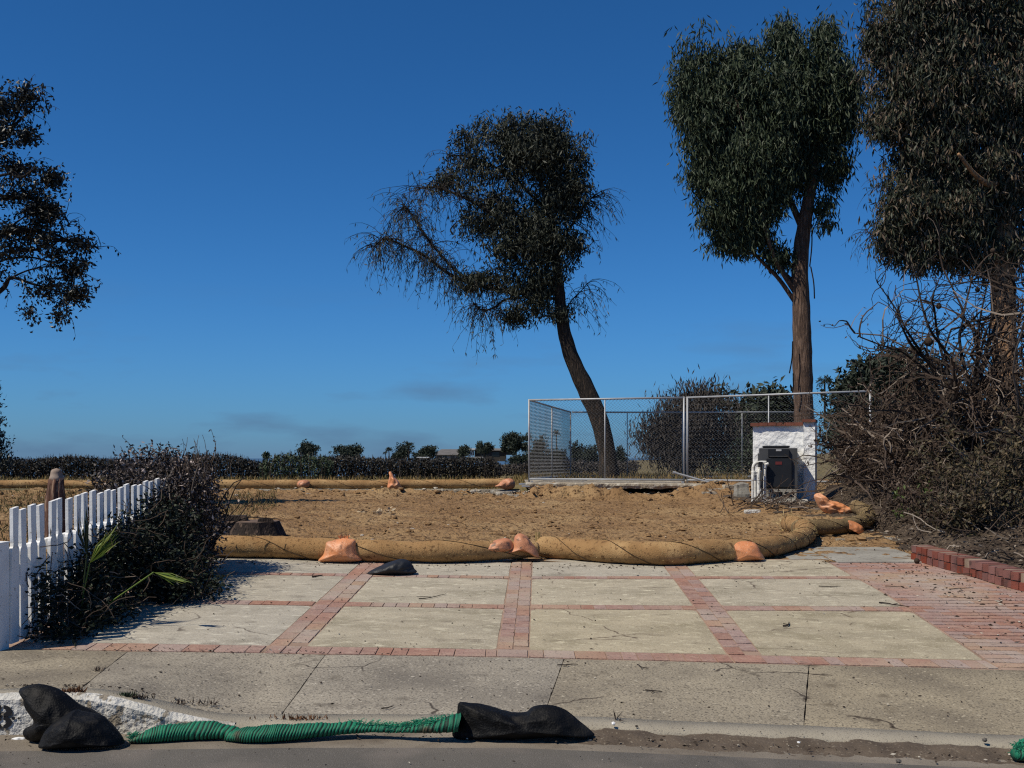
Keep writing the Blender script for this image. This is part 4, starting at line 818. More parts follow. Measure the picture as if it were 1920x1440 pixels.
blobs = [(1722, 45, 78, 70, 250), (1800, 60, 90, 90, 300), (1880, 50, 70, 90, 200), (1715, 150, 66, 62, 220), (1795, 190, 90, 80, 300), (1880, 200, 70, 90, 220), (1690, 225, 46, 36, 90), (1745, 300, 62, 56, 210), (1840, 310, 80, 70, 240), (1712, 390, 46, 52, 150), (1790, 400, 70, 50, 190), (1870, 420, 50, 50, 110), (1690, 462, 30, 30, 50), (1750, 460, 48, 24, 70), (1712, 505, 14, 18, 14), (1830, 470, 50, 22, 40), (1740, -50, 90, 60, 140), (1850, -60, 100, 60, 160), (1660, 90, 20, 50, 26), (1656, 235, 26, 20, 34), (1650, 60, 16, 30, 18), (1672, 420, 20, 30, 22), (1960, 100, 60, 120, 120), (1960, 330, 60, 100, 100), (1890, 490, 36, 40, 60), (1880, 350, 50, 60, 90)]
crown(lm, tw, blobs, Y3, .16, .034, 20, .13, 1.15, k=1.6, clump=.40)
lw = limb(bm, [(1740, 150), (1690, 130), (1650, 110), (1632, 80)], Y3, 3, 1, 4); wisps(lm, tw, lw, 40, .7, lf=(.12, .02), per=3)
lw = limb(bm, [(1720, 420), (1680, 430), (1640, 440), (1622, 430)], Y3, 3, 1, 4); wisps(lm, tw, lw, 60, .7, lf=(.12, .02), per=3)
lw = limb(bm, [(1700, 330), (1670, 340), (1655, 350)], Y3, 3, 1, 4); wisps(lm, tw, lw, 40, .7, lf=(.12, .02), per=3)
[part('limb', q, M_barko, t, True) for q in bm]; part('foliage', lm, M_leafr, t, kind='stuff'); part('twig', tw, M_twigd, t, kind='stuff')
# ------------------------------------------------------------------ dark tree leaning in from the left
Y4 = 18.; tb = np.array([-10.6, Y4, float(zg(-10.6, Y4)) - .1]); t = tree('broadleaf_tree', 'dark open tree reaching in from the left edge of the sky', 'tree', tb)
part('trunk', MB().tube(spline([tb, tb + (.1, 0, 1.5), tb + (.3, .1, 3.2), tb + (.2, .1, 5.), tb + (.5, 0, 7.2)], 6), np.linspace(.2, .05, 25), 10, rfun=barkr), M_barkd, t, True)
bm, lm, tw = [], MB(), MB(); q0 = [(-210, 640), (-190, 480), (-200, 430), (-190, 330)]
ls = [limb(bm, [q0[0], (-90, 600), (0, 546), (20, 521), (60, 532), (105, 545), (150, 566)], Y4, 12, 2, 6), limb(bm, [q0[1], (-60, 460), (10, 432), (80, 430), (130, 452), (168, 452)], Y4, 9, 2, 6, dy=.5), limb(bm, [q0[2], (-60, 360), (20, 335), (60, 342), (92, 330)], Y4, 8, 2, 6, dy=-.5), limb(bm, [q0[3], (-50, 290), (20, 240), (58, 205), (80, 172)], Y4, 8, 2, 6), limb(bm, [(-90, 600), (-20, 500), (40, 480), (90, 490), (125, 520), (110, 560), (106, 590)], Y4, 5, 1.5, 5, dy=.4), limb(bm, [(20, 521), (60, 505), (110, 500), (150, 520)], Y4, 4, 1.5, 5), limb(bm, [(20, 240), (40, 200), (50, 170)], Y4, 4, 1.5, 5), limb(bm, [(10, 432), (60, 400), (110, 400), (130, 420)], Y4, 4, 1.5, 5)]
blobs = [(60, 185, 30, 18, 12), (30, 200, 34, 28, 18), (8, 250, 34, 34, 34), (48, 262, 28, 26, 18), (28, 312, 40, 24, 26), (82, 335, 22, 16, 26), (20, 370, 46, 30, 40), (70, 385, 44, 26, 34), (105, 405, 24, 20, 20), (50, 432, 60, 20, 40), (120, 450, 28, 10, 20), (155, 455, 16, 7, 9), (60, 468, 46, 14, 18), (110, 480, 26, 14, 12), (140, 512, 20, 12, 16), (85, 540, 40, 12, 18), (130, 552, 28, 14, 22), (108, 590, 8, 14, 8), (55, 583, 9, 9, 6), (150, 500, 10, 8, 5), (-40, 300, 60, 80, 60), (-40, 450, 60, 80, 60), (5, 195, 24, 24, 14)]
crown(lm, tw, blobs, Y4, .085, .036, 16, .085, .2, twig=.9, tr=.009, k=1.3, clump=.22)
for l_ in ls: wisps(lm, tw, l_, 26, .5, lf=(.08, .034), per=9, droop=.7, t0=.35, r=.007)
[part('limb', q, M_barkd, t, True) for q in bm]; part('foliage', lm, M_leafl, t, kind='stuff'); part('twig', tw, M_twigd, t, kind='stuff')
Yc = 44.; tb = np.array([(-22-CX)/F*Yc, Yc, .4]); t = tree('cypress_tree', 'narrow dark cypress edge at the far left above the hedge', 'tree', tb)
part('trunk', MB().tube([tb, tb + (0, 0, 3.5)], [.14, .05], 7), M_barkd, t, True); lm, tw = MB(), MB()
crown(lm, tw, [(-22, 880-k*20, 34-k*3.2, 18, 60 - k*3) for k in range(9)], Yc, .16, .06, 12, .16, -.6, depth=1.); part('foliage', lm, M_leafl, t, kind='stuff'); part('twig', tw, M_twigd, t, kind='stuff')
# ------------------------------------------------------------------ hedges at the back of the lot
def hedge(px0, px1, yt, Y, m, label, n, seed, yb=899, dep=1.4, ln=.13, wd=.07, up=30, name='hedge', cat='hedge', group='hedges at the back of the lot', mt=None):
    rng = np.random.default_rng(seed); a, b = P(px0, yb, Y), P(px1, yb, Y); t = thing(name, label, cat, tuple((a+b)/2), group); lm, tw = MB(), MB()
    u = rng.uniform(0, 1, n); px = px0 + (px1-px0)*u; top = np.interp(px, [q[0] for q in yt], [q[1] for q in yt]) + np.array([mn.noise(Vector((x*.06, seed, 0)))*5.0 + mn.noise(Vector((x*.35, seed, 3)))*3.0 for x in px])
    h = rng.uniform(0, 1, n)**.75; py = yb - (yb-top)*h; yy = Y + rng.uniform(-.5, .5, n)*dep
    pos = np.stack([(px-CX)/F*Y, yy, ZC-(py-HY)/F*Y], 1); d = rv(n, rng) + (0, 0, .3)
    lm.leaves(pos, d, ln, wd, rng)
    k = n//26
    for i in range(k):
        x = rng.uniform(px0, px1); tp = np.interp(x, [q[0] for q in yt], [q[1] for q in yt]) - (rng.uniform(0, 9) if i % 3 else 0); p0 = P(x, yb, Y); p1 = P(x + rng.normal(0, 4), tp, Y); p0[1] += rng.uniform(-.5, .5)*dep; p1[1] = p0[1] + rng.normal(0, .1)
        tw.tube(spline([p0, (p0+p1)/2 + rng.normal(0, .06, 3), p1], 3), np.linspace(.018, .006, 7), 3, False, a=rng.uniform())
    part('foliage', lm, m, t, kind='stuff'); part('twig', tw, mt or M_twigd, t, kind='stuff'); return t
hedge(-60, 232, [(-60, 862), (60, 863), (130, 857), (180, 861), (232, 863)], 50, M_hedge, 'clipped dark scorched hedge behind the picket fence at far left', 8500, 1)
hedge(225, 352, [(225, 864), (300, 862), (352, 866)], 51, M_hedge, 'thin scorched hedge run behind the tall dry shrub', 1700, 2)
hedge(352, 498, [(352, 853), (430, 855), (460, 862), (498, 870)], 49, M_hedge, 'clipped scorched hedge right of the tall dry shrub', 4200, 3)
hedge(492, 622, [(492, 872), (510, 858), (545, 850), (556, 856), (600, 856), (622, 866)], 46, M_hedgeg, 'loose green hedge shrubs in the middle of the back row', 2900, 4)
hedge(606, 800, [(606, 858), (660, 857), (720, 862), (770, 862), (800, 864)], 48, M_hedge, 'brown scorched hedge below the round far tree', 5200, 5)
hedge(796, 936, [(796, 862), (880, 859), (925, 862), (936, 872)], 48, M_hedge, 'brown scorched hedge below the far houses', 3900, 6)
hedge(930, 1196, [(930, 878), (990, 868), (1060, 864), (1120, 868), (1196, 866)], 62, M_greyb, 'low grey brown scrub behind the left of the fence enclosure', 3600, 7, yb=893, ln=.2, wd=.08)
# ------------------------------------------------------------------ grey bush, green trees behind the fence
def bush(name, label, cat, blobs, Y, m, base, ln, wd, per=14, spread=.25, droop=-.4, mt=M_twig, trunk=None, k=1., group=None, tr=.012, twig=.4):
    b = P(*base, Y); t = thing(name, label, cat, tuple(b), group); lm, tw, bm = MB(), MB(), MB()
    crown(lm, tw, blobs, Y, ln, wd, per, spread, droop, k=k, tr=tr, twig=twig)
    for bl in blobs: c_ = P(bl[0], bl[1], Y); bm.tube(spline([b - (0, 0, .1), (b+c_)/2 + RNG.normal(0, .1, 3), c_], 4), np.linspace(.07, .02, 9)*(trunk or 1), 6)
    part('trunk', bm, M_barkd, t, True); part('foliage', lm, m, t, kind='stuff'); part('twig', tw, mt, t, kind='stuff'); return t
bush('dried_bush', 'big rounded dried grey bush behind the chain link fence', 'bush', [(1255, 810, 50, 62, 190), (1310, 800, 52, 64, 200), (1225, 845, 28, 40, 70), (1350, 830, 36, 50, 110), (1285, 770, 38, 34, 90), (1330, 770, 26, 30, 50), (1290, 860, 70, 30, 110)], 33, M_greyb, (1290, 895), .2, .035, 16, .22, -1.4)
bush('green_tree', 'dark green tree with open crown right of the grey bush', 'tree', [(1430, 762, 42, 24, 90), (1400, 785, 30, 26, 60), (1462, 775, 30, 28, 60), (1440, 800, 48, 26, 80), (1345, 745, 16, 12, 14), (1408, 830, 40, 26, 70)], 42, M_fart, (1420, 893), .3, .13, 14, .28, -.2, trunk=1.5)
bush('green_bush', 'low dark shrubs below the green tree behind the fence', 'bush', [(1400, 855, 30, 24, 60), (1445, 850, 34, 28, 60), (1480, 845, 28, 34, 50), (1370, 870, 26, 18, 40)], 38, M_hedgeg, (1420, 893), .18, .07)
bush('green_tree', 'dark green bushy tree behind the dead thicket top', 'tree', [(1690, 700, 40, 28, 100), (1635, 715, 34, 26, 90), (1600, 740, 32, 34, 90), (1660, 760, 70, 50, 220), (1590, 800, 36, 50, 130), (1730, 730, 50, 50, 110), (1618, 690, 14, 10, 14), (1568, 735, 8, 6, 5), (1650, 840, 80, 40, 160)], 40, M_fart, (1640, 893), .26, .11, 15, .26, -.2, trunk=1.6, k=1.2)
# ------------------------------------------------------------------ far trees, palms and houses
def fartree(px, yt, yb, w, label, Y=290, m=M_fart, name='far_tree', n=60, trunk=True):
    g_ = P(px, yb+4, Y); t = thing(name, label, 'tree', tuple(g_), 'far trees on the skyline'); lm, tw = MB(), MB(); h = yb-yt; rng = np.random.default_rng(int(px*7+yt)); s = Y/F
    bl = [(px, yt+h*.5, w*.5, h*.42, n)] + [(px + rng.uniform(-.38, .38)*w, yt + h*rng.uniform(.2, .75), w*.26, h*.24, n//3) for _ in range(7)]
    bl = [(*q[:4], int(q[4]*2.2)) for q in bl]
    crown(lm, tw, bl, Y, 3.4*s, 1.9*s, 9, 1.5*s, -.1, twig=0, depth=1., rng=rng, clump=7*s)
    part('foliage', lm, m, t, kind='stuff'); part('trunk', MB().tube([g_ - (0, 0, 6*s), P(px, yt+h*.5, Y)], [1.4*s, .7*s], 6), M_barkd, t)
fartree(575, 828, 862, 34, 'upright dark far tree above the green hedge', n=70)
fartree(655, 834, 864, 54, 'wide dome shaped far tree left of the far palms', n=100)
fartree(752, 836, 864, 28, 'round far tree with a palm crown behind it', n=60)
fartree(806, 838, 860, 24, 'small round far tree left of the grey roof', n=45); fartree(784, 846, 864, 22, 'low pointed far bush between the round trees', n=30)
fartree(868, 837, 858, 20, 'small far tree behind the grey roof', n=35); fartree(908, 831, 850, 30, 'spreading far tree behind the flat roofed house', n=50)
fartree(968, 811, 850, 42, 'large far tree beside the left fence corner', n=90); fartree(948, 822, 850, 14, 'thin feathery far tree left of the large one', n=20)
fartree(975, 850, 888, 50, 'dark bushy tree mass below the large far tree', 120, n=80)
fartree(1011, 820, 885, 36, 'rounded tree seen through the left fence corner', 130, n=90); fartree(1046, 838, 888, 34, 'far tree below the palm seen through the fence', 130, n=70)
fartree(1085, 832, 888, 26, 'narrow tree left of the leaning trunk', 110, n=60); fartree(1108, 832, 888, 28, 'dark tree touching the leaning trunk on its left', 105, n=60); fartree(1162, 833, 888, 24, 'dark tree right of the leaning trunk foot', 105, n=60)
def palm(px, yt, yb, w, label, Y, m=M_fart):
    s = Y/F; g_ = P(px, yb, Y); tp = P(px, yt + w*.35, Y); t = thing('palm_tree', label, 'palm', tuple(g_), 'far palms'); rng = np.random.default_rng(int(px))
    part('trunk', MB().tube(spline([g_, (g_+tp)/2 + (.5*s, 0, 0), tp], 4), np.linspace(w*.08, w*.05, 9)*s + .02, 6), M_barkd, t)
    for i in range(16):
        a = i/16*6.283 + rng.uniform(-.2, .2); e = rng.uniform(-.5, 1.3); R = w*.55*s; d = np.array([math.cos(a)*math.cos(e), math.sin(a)*math.cos(e), math.sin(e)]); pts_ = [tp + d*R*q + np.array([0, 0, -.45*R*q*q]) for q in np.linspace(0, 1, 6)]
        mb = MB(); k = 5
        for q in range(1, 6):
            for _ in range(k): mb.leaves([pts_[q]], [d*.6 + rng.normal(0, .5, 3) + (0, 0, -.4)], R*.42, R*.10, rng)
        part('frond', mb, m, t)
palm(729, 839, 862, 13, 'taller of the two small far palms left of the round tree', 260); palm(722.5, 846, 862, 8, 'shorter of the two small far palms left of the round tree', 280)
palm(766, 828, 862, 20, 'shaggy far palm behind the round far tree', 285); palm(1043, 806, 870, 13, 'slender far palm seen through the side chain link panel', 160); palm(1546, 704, 800, 24, 'slender palm right of the straight eucalyptus trunk', 95); palm(1601, 674, 735, 17, 'palm head poking above the right green tree', 80)
def house(px0, px1, yr, ye, yb, Y, label, roofm, wallm, flat, wins):
    s = Y/F; a, b = P(px0, yb, Y), P(px1, yb, Y); t = thing('far_house', label, 'house', tuple((a+b)/2), 'far houses on the skyline'); z0 = a[2]-3*s; ze = P(0, ye, Y)[2]; zr = P(0, yr, Y)[2]; D = 9.
    part('wall', MB().box(((a[0]+b[0])/2, Y+D/2, (z0+ze)/2), (b[0]-a[0], D, ze-z0)), wallm, t)
    x0, x1, y0, y1 = a[0]-.6, b[0]+.6, Y-.6, Y+D+.6; i = (x1-x0)*.22
    if flat: part('roof', MB().box(((x0+x1)/2, (y0+y1)/2, (ze+zr)/2+.05), (x1-x0, y1-y0, zr-ze)), roofm, t)
    else: part('roof', MB().add([[x0, y0, ze+.02], [x1, y0, ze+.02], [x1, y1, ze+.02], [x0, y1, ze+.02], [x0+i, (y0+y1)/2, zr], [x1-i*.4, (y0+y1)/2, zr]], [[0, 1, 5, 4], [2, 3, 4, 5]]).add([[x0, y0, ze+.02], [x0, y1, ze+.02], [x0+i, (y0+y1)/2, zr]], [[0, 2, 1]]).add([[x1, y0, ze+.02], [x1, y1, ze+.02], [x1-i*.4, (y0+y1)/2, zr]], [[0, 1, 2]]), roofm, t)
    for u0, u1 in wins: x_ = a[0]+(b[0]-a[0])*(u0+u1)/2; part('window', MB().box((x_, Y-.02, z0+(ze-z0)*.66), ((b[0]-a[0])*(u1-u0), .1, (ze-z0)*.42)), M_glass, t)
house(816, 868, 842, 853, 864, 300, 'far grey roofed house among the skyline trees', M_roof, M_hwall, False, [(.08, .2), (.28, .42), (.55, .7), (.78, .9)])
house(890, 948, 841, 845, 862, 305, 'far dark flat roofed house with white end wall', M_hwall, M_hdark, True, [(.2, .45), (.55, .8)])
house(871, 887, 841, 843.5, 851, 300, 'white end block of the far flat roofed house', M_hwhite, M_hwhite, True, [])
house(878, 902, 857, 858, 862, 280, 'low white garden wall below the far flat roofed house', M_hwhite, M_hwhite, True, []); house(786, 800, 857, 859, 863, 285, 'pale flat outbuilding left of the grey roof', M_hwhite, M_hwall, True, [])
house(948, 966, 842, 843.5, 850, 300, 'open carport right of the far flat roofed house', M_hwall, M_hdark, True, [])
# slender sapling standing out of the back hedge
p = P(500, 893, 47); t = thing('ball_sapling', 'slender sapling with a small round head left of the green hedge', 'tree', tuple(p)); part('trunk', MB().tube([p, P(501, 860, 47)], [.04, .025], 5), M_twigd, t); lm, tw = MB(), MB(); crown(lm, tw, [(501, 853, 5, 7, 30)], 47, .1, .06, 9, .05, .2); part('foliage', lm, M_hedgeg, t, kind='stuff')
# ------------------------------------------------------------------ dead thicket on the right
def walk(p, d, L_, k, wob, rng, grav=0.):
    pts_ = [p]; 
    for _ in range(k):
        d = d + rng.normal(0, wob, 3) + np.array([0, 0, grav]); d = d/np.linalg.norm(d); p = p + d*L_/k; pts_.append(p)
    return np.array(pts_), d
def deadshrub(name, label, base, H, spread, ns, nb, nt, seed, m=M_twig, leaves=0, ml=None, r0=.022, lean=(0, 0), group=None, leaf=(.06, .028), wob=.28, grav=-.03, cat='shrub', zmax=.35):
    rng = np.random.default_rng(seed); base = np.array(base, float); t = thing(name, label, cat, tuple(base), group); sm_, tw, lm = MB(), MB(), MB(); tips = []
    for i in range(ns):
        a = rng.uniform(0, 6.283); e = rng.uniform(.15, 1.0)*spread; d = np.array([math.cos(a)*e + lean[0], math.sin(a)*e*.7 + lean[1], 1.0]); d /= np.linalg.norm(d)
        L1 = H*rng.uniform(.55, 1.1); c1, _ = walk(base + np.array([math.cos(a), math.sin(a), 0])*rng.uniform(0, .25)*spread + (0, 0, -.05), d, L1, 9, wob*.75, rng, grav)
        at = rng.uniform(); sm_.tube(c1, np.linspace(r0, r0*.35, 10)*rng.uniform(.6, 1.2), 5, False, a=at)
        for j in range(nb):
            k = rng.integers(2, 10); d2 = rv(1, rng)[0]*1.0 + (c1[min(k, 9)]-c1[k-1])/np.linalg.norm(c1[min(k, 9)]-c1[k-1]+1e-6)*.6 + np.array([0, 0, .15]); c2, _ = walk(c1[k], d2/np.linalg.norm(d2), H*rng.uniform(.16, .42), 6, wob, rng, grav)
            tw.tube(c2, np.linspace(r0*.5, r0*.18, 7), 3, False, a=rng.uniform())
            for q in range(nt):
                k2 = rng.integers(1, 7); d3 = rv(1, rng)[0]; c3, _ = walk(c2[k2], d3 + (0, 0, .2), H*rng.uniform(.05, .16), 4, wob*1.2, rng, grav); tw.tube(c3, np.linspace(r0*.2, r0*.09, 5), 3, False, a=rng.uniform()); tips.append(c3[2:])
    part('stem', sm_, m, t, True); part('twig', tw, m, t, kind='stuff')
    if leaves:
        tp = np.vstack(tips); ii = rng.integers(0, len(tp), leaves); lm.leaves(tp[ii] + rng.normal(0, .03, (leaves, 3)), rv(leaves, rng) + (0, 0, -.2), leaf[0], leaf[1], rng); part('dead_leaf', lm, ml or M_dry, t, kind='stuff')
    return t
def sb(px, py, Y): p = P(px, py, Y); p[2] = soilz(p[0], p[1]); return p
M_tdry = mat('brown dead leaf', (.068, .043, .028), (.034, .022, .016), 4, .75, attr=(.85, .98, (.17, .13, .10)))
M_olive = mat('olive brown leaf', (.055, .050, .022), (.040, .030, .016), 2.5, .6, attr=(.55, .95, (.13, .095, .05)))
TG = 'dead shrubs of the thicket'
deadshrub('dead_shrub', 'low tangled dead shrub directly right of the white pillar', sb(1612, 940, 20.6), 1.05, .7, 22, 9, 4, 1, lean=(.2, 0), leaves=2200, ml=M_tdry, group=TG, r0=.027, wob=.26)
deadshrub('dead_shrub', 'tangled dead shrub below the right end of the chain link fence', sb(1660, 940, 19.2), 1.5, .9, 26, 9, 4, 2, leaves=2200, ml=M_tdry, group=TG, r0=.027, wob=.26)
deadshrub('dead_shrub', 'thick brown dead shrub behind the curled wattle', sb(1690, 960, 17.4), 1.85, .85, 26, 9, 4, 3, leaves=2300, ml=M_tdry, group=TG, r0=.029, wob=.26)
deadshrub('dead_shrub', 'tall sprawling dead shrub in the middle of the thicket', sb(1755, 960, 16.2), 2.4, .8, 28, 10, 4, 4, leaves=2800, ml=M_tdry, group=TG, r0=.036, wob=.26)
deadshrub('dead_shrub', 'arching bare shrub in front of the orange eucalyptus trunk', sb(1850, 960, 15.6), 3.4, .75, 26, 10, 4, 5, leaves=1800, ml=M_tdry, group=TG, r0=.036, wob=.26)
deadshrub('dead_shrub', 'dense dead shrub cut by the right edge above the olive bush', sb(1930, 960, 14.6), 3.2, .75, 28, 10, 4, 6, leaves=2600, ml=M_tdry, group=TG, r0=.032, wob=.26)
deadshrub('dead_shrub', 'low twiggy dead shrub at the front of the thicket', sb(1748, 985, 14.4), .95, 1.0, 20, 8, 4, 7, leaves=1900, ml=M_tdry, group=TG, r0=.016)
deadshrub('olive_bush', 'olive brown leafy bush low at the right edge above the brick edging', sb(1880, 985, 12.9), 1.35, .95, 26, 8, 6, 8, leaves=5200, ml=M_olive, r0=.014, leaf=(.065, .03))
deadshrub('dead_shrub', 'low twiggy dead brush on the soil behind the far end of the edging', sb(1775, 1005, 12.4), .6, 1.1, 14, 8, 5, 17, leaves=1100, ml=M_tdry, group=TG, r0=.014)
deadshrub('dead_shrub', 'low dry leafy brush on the soil above the middle of the edging', sb(1850, 1010, 11.9), .8, 1.2, 18, 8, 5, 18, leaves=2000, ml=M_olive, group=TG, r0=.013)
deadshrub('dead_shrub', 'bare shrub at the very right edge behind the olive bush', sb(2010, 960, 14.0), 2.6, .8, 20, 9, 4, 19, leaves=1500, ml=M_tdry, group=TG, r0=.029, wob=.26)
deadshrub('green_sprout', 'small green leafy sprouts low in the thicket above the edging end', sb(1765, 985, 13.6), .55, .8, 10, 4, 4, 9, leaves=650, ml=mat('sprout leaf', (.10, .13, .035), (.06, .09, .025), 6, .5), r0=.010, leaf=(.06, .03))
# bare sapling with hanging seed balls
b0 = sb(1810, 960, 15.0); t = thing('bare_sapling', 'bare thin branches with hanging seed balls against the sky at right', 'tree', tuple(b0)); tm, tw = MB(), MB(); rng = np.random.default_rng(3)
ls = []
for pts_ in ([(1810, 930), (1790, 760), (1760, 640), (1752, 580), (1748, 560), (1762, 520)], [(1810, 900), (1790, 700), (1745, 620), (1728, 570), (1718, 520), (1710, 495)], [(1790, 760), (1740, 680), (1700, 620), (1680, 580), (1645, 530)], [(1820, 900), (1830, 720), (1835, 620), (1845, 560), (1860, 500)], [(1800, 720), (1720, 660), (1690, 610), (1678, 585)], [(1830, 720), (1870, 600), (1885, 540), (1830, 528), (1770, 536)], [(1820, 740), (1800, 620), (1860, 595), (1920, 570)], [(1790, 740), (1730, 690), (1680, 655), (1632, 660)], [(1840, 700), (1900, 560), (1890, 520), (1840, 515), (1805, 518)]):
    c = spline([P(a, b, 15.0 + rng.uniform(-.4, .4)*(k > 0)) for k, (a, b) in enumerate(pts_)], 6); tm.tube(c, np.linspace(.026, .007, len(c)), 5, False, a=rng.uniform(0, .8)); ls.append(c)
for c in ls:
    for _ in range(26):
        q = c[rng.integers(len(c)//3, len(c))]; c2, _d = walk(q, rv(1, rng)[0] + (0, 0, .35), rng.uniform(.2, .6), 5, .25, rng); tw.tube(c2, np.linspace(.008, .003, 6), 3, False, a=rng.uniform(0, .9))
part('branch', tm, M_twigd, t, True); part('twig', tw, M_twigd, t, kind='stuff')
for a, b, r in ((1760, 574, 5.4), (1833, 543, 4.6), (1868, 543, 5.0), (1832, 623, 5.0), (1741, 641, 8.5), (1862, 470, 5)):
    c = P(a, b, 14.9); stones_ = MB(); th = np.linspace(0, np.pi, 9); ph_ = np.linspace(0, 2*np.pi, 15); r_ = r/F*15
    q = np.array([[c + r_*(1+.12*fb((i*1.3, j*1.3, a)))*np.array([math.sin(i)*math.cos(j), math.sin(i)*math.sin(j), math.cos(i)]) for j in ph_] for i in th]); q[:, -1] = q[:, 0]
    part('seed_ball', MB().grid(q).tube([c + (0, 0, r_), c + (.02, 0, r_ + .12)], .004, 3, False), M_pod, t)
# ------------------------------------------------------------------ shrubs by the picket fence
def fz2(x, y): return float(zdrive(x, y))
bx = (-3.14, 9.75); bz = fz2(*bx)
sh = thing('dry_shrub', 'tall dead shrub of curled dry leaves over the end of the picket fence', 'shrub', (*bx, bz)); rng = np.random.default_rng(21); tm, tw, lm = MB(), MB(), MB(); cen = np.array([bx[0], bx[1], bz])
blob = [((-.05, 0, .62), (.50, .6, .50), 900), ((.10, -.05, .42), (.44, .55, .42), 560), ((-.30, -.15, .70), (.36, .45, .38), 420), ((.18, 0, .70), (.30, .4, .32), 290), ((-.12, .1, 1.0), (.34, .35, .16), 130), ((.12, -.15, .15), (.42, .5, .22), 230), ((-.3, -.5, .45), (.3, .4, .4), 300)]
for c_, s_, n_ in blob:
    c_ = cen + c_; sp = c_ + rv(n_, rng)*(rng.uniform(0, 1, (n_, 1))**.42)*np.array(s_); sp = sp[sp[:, 2] > bz + .03]
    pos = np.repeat(sp, 7, 0) + rng.normal(0, .045, (len(sp)*7, 3)); lm.leaves(pos, rv(len(pos), rng) + (0, 0, -.25), .042, .020, rng)
    for q in sp[::3]:
        b_ = cen + np.array([rng.normal(0, .12), rng.normal(0, .2), .03]); tw.tube(spline([b_*.35 + q*.65 + rng.normal(0, .07, 3), b_*.15 + q*.85 + rng.normal(0, .05, 3), q], 3), np.linspace(.005, .0022, 7), 3, False, a=rng.uniform())
for i in range(34):
    a = rng.uniform(0, 6.28); b_ = cen + np.array([math.cos(a)*.2, math.sin(a)*.3, -.03]); c1, _d = walk(b_, np.array([math.cos(a)*.55, math.sin(a)*.5, 1.]), rng.uniform(.7, 1.15), 8, .2, rng); tm.tube(c1, np.linspace(.012, .004, 9), 5, False, a=rng.uniform())
for i in range(46):   # shoots above the crown
    q = cen + np.array([rng.uniform(-.42, .4), rng.uniform(-.3, .3), rng.uniform(.75, 1.02)]); c1, _d = walk(q, np.array([rng.normal(0, .25), 0, 1.]), rng.uniform(.12, .34), 5, .14, rng); tw.tube(c1, np.linspace(.004, .002, 6), 3, False, a=rng.uniform(0, .8))
    if i % 2: lm.leaves(c1[2:], rv(4, rng), .035, .016, rng)
part('stem', tm, M_twigd, sh, True); part('twig', tw, M_twig, sh, kind='stuff'); part('dry_leaf', lm, M_dry, sh, kind='stuff')
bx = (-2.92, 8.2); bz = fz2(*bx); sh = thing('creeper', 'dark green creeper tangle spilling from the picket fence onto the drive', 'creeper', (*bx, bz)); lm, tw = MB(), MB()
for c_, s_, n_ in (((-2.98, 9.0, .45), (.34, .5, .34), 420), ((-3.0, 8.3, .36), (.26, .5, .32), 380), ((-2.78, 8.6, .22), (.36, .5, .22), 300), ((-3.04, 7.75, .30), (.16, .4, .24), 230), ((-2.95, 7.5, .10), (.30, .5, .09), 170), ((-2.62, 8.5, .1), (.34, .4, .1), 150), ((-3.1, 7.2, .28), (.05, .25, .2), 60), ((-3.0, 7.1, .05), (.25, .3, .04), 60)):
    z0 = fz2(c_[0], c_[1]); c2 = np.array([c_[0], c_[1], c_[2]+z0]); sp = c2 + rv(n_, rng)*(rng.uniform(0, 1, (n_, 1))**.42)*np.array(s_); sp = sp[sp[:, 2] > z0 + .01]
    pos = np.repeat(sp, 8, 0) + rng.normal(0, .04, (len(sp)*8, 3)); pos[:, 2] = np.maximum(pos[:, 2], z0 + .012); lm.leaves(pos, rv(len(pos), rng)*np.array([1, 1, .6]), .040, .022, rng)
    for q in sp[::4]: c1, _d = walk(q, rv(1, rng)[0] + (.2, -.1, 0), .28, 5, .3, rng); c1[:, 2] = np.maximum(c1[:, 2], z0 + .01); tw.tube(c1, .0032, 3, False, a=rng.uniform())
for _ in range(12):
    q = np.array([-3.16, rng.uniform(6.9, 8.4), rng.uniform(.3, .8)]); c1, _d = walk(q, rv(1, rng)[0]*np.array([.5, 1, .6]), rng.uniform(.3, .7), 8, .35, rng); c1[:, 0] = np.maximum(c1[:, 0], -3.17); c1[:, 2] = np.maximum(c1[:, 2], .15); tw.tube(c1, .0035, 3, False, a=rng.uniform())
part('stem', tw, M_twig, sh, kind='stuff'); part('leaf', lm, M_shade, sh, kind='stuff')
ps = thing('palm_seedling', 'fan palm seedling with bright green fronds against the picket fence', 'palm', (-3.0, 8.0, fz2(-3, 8)))
def fan(a, b, Y, n, wpx, m, ya=0.):
    A, B = P(*a, Y), P(*b, Y + ya); mb = MB(); d = B-A; sd = np.array([d[2], 0, -d[0]]); sd /= np.linalg.norm(sd)
    for i in range(n):
        u = (i/(n-1)-.5)*2; e = A + d*(.86 + .16*(1-u*u) + RNG.uniform(-.05, .05)) + sd*u*wpx/F*Y + np.array([0, -.05*abs(u), -.03*u*u]); L_ = np.linalg.norm(e-A)
        mb.leaves([A], [e-A], L_, .017)
    mb.tube([np.array([-3.0, Y+.05, fz2(-3., Y) + .02]), (A + np.array([-3.0, Y, .2]))/2, A], .005, 4); return mb
part('frond', fan((168, 1056), (222, 990), 7.35, 19, 15, M_frond, .1), M_frond, ps); part('frond', fan((163, 1040), (160, 958), 7.4, 12, 9, M_frond), M_frondd, ps); part('frond', fan((288, 1073), (348, 1088), 7.4, 10, 7, M_frond), M_frond, ps); part('frond', fan((185, 1060), (140, 1085), 7.8, 9, 10, M_frond), M_frondd, ps); part('frond', fan((215, 1060), (175, 1125), 7.8, 9, 10, M_frond), M_frondd, ps)
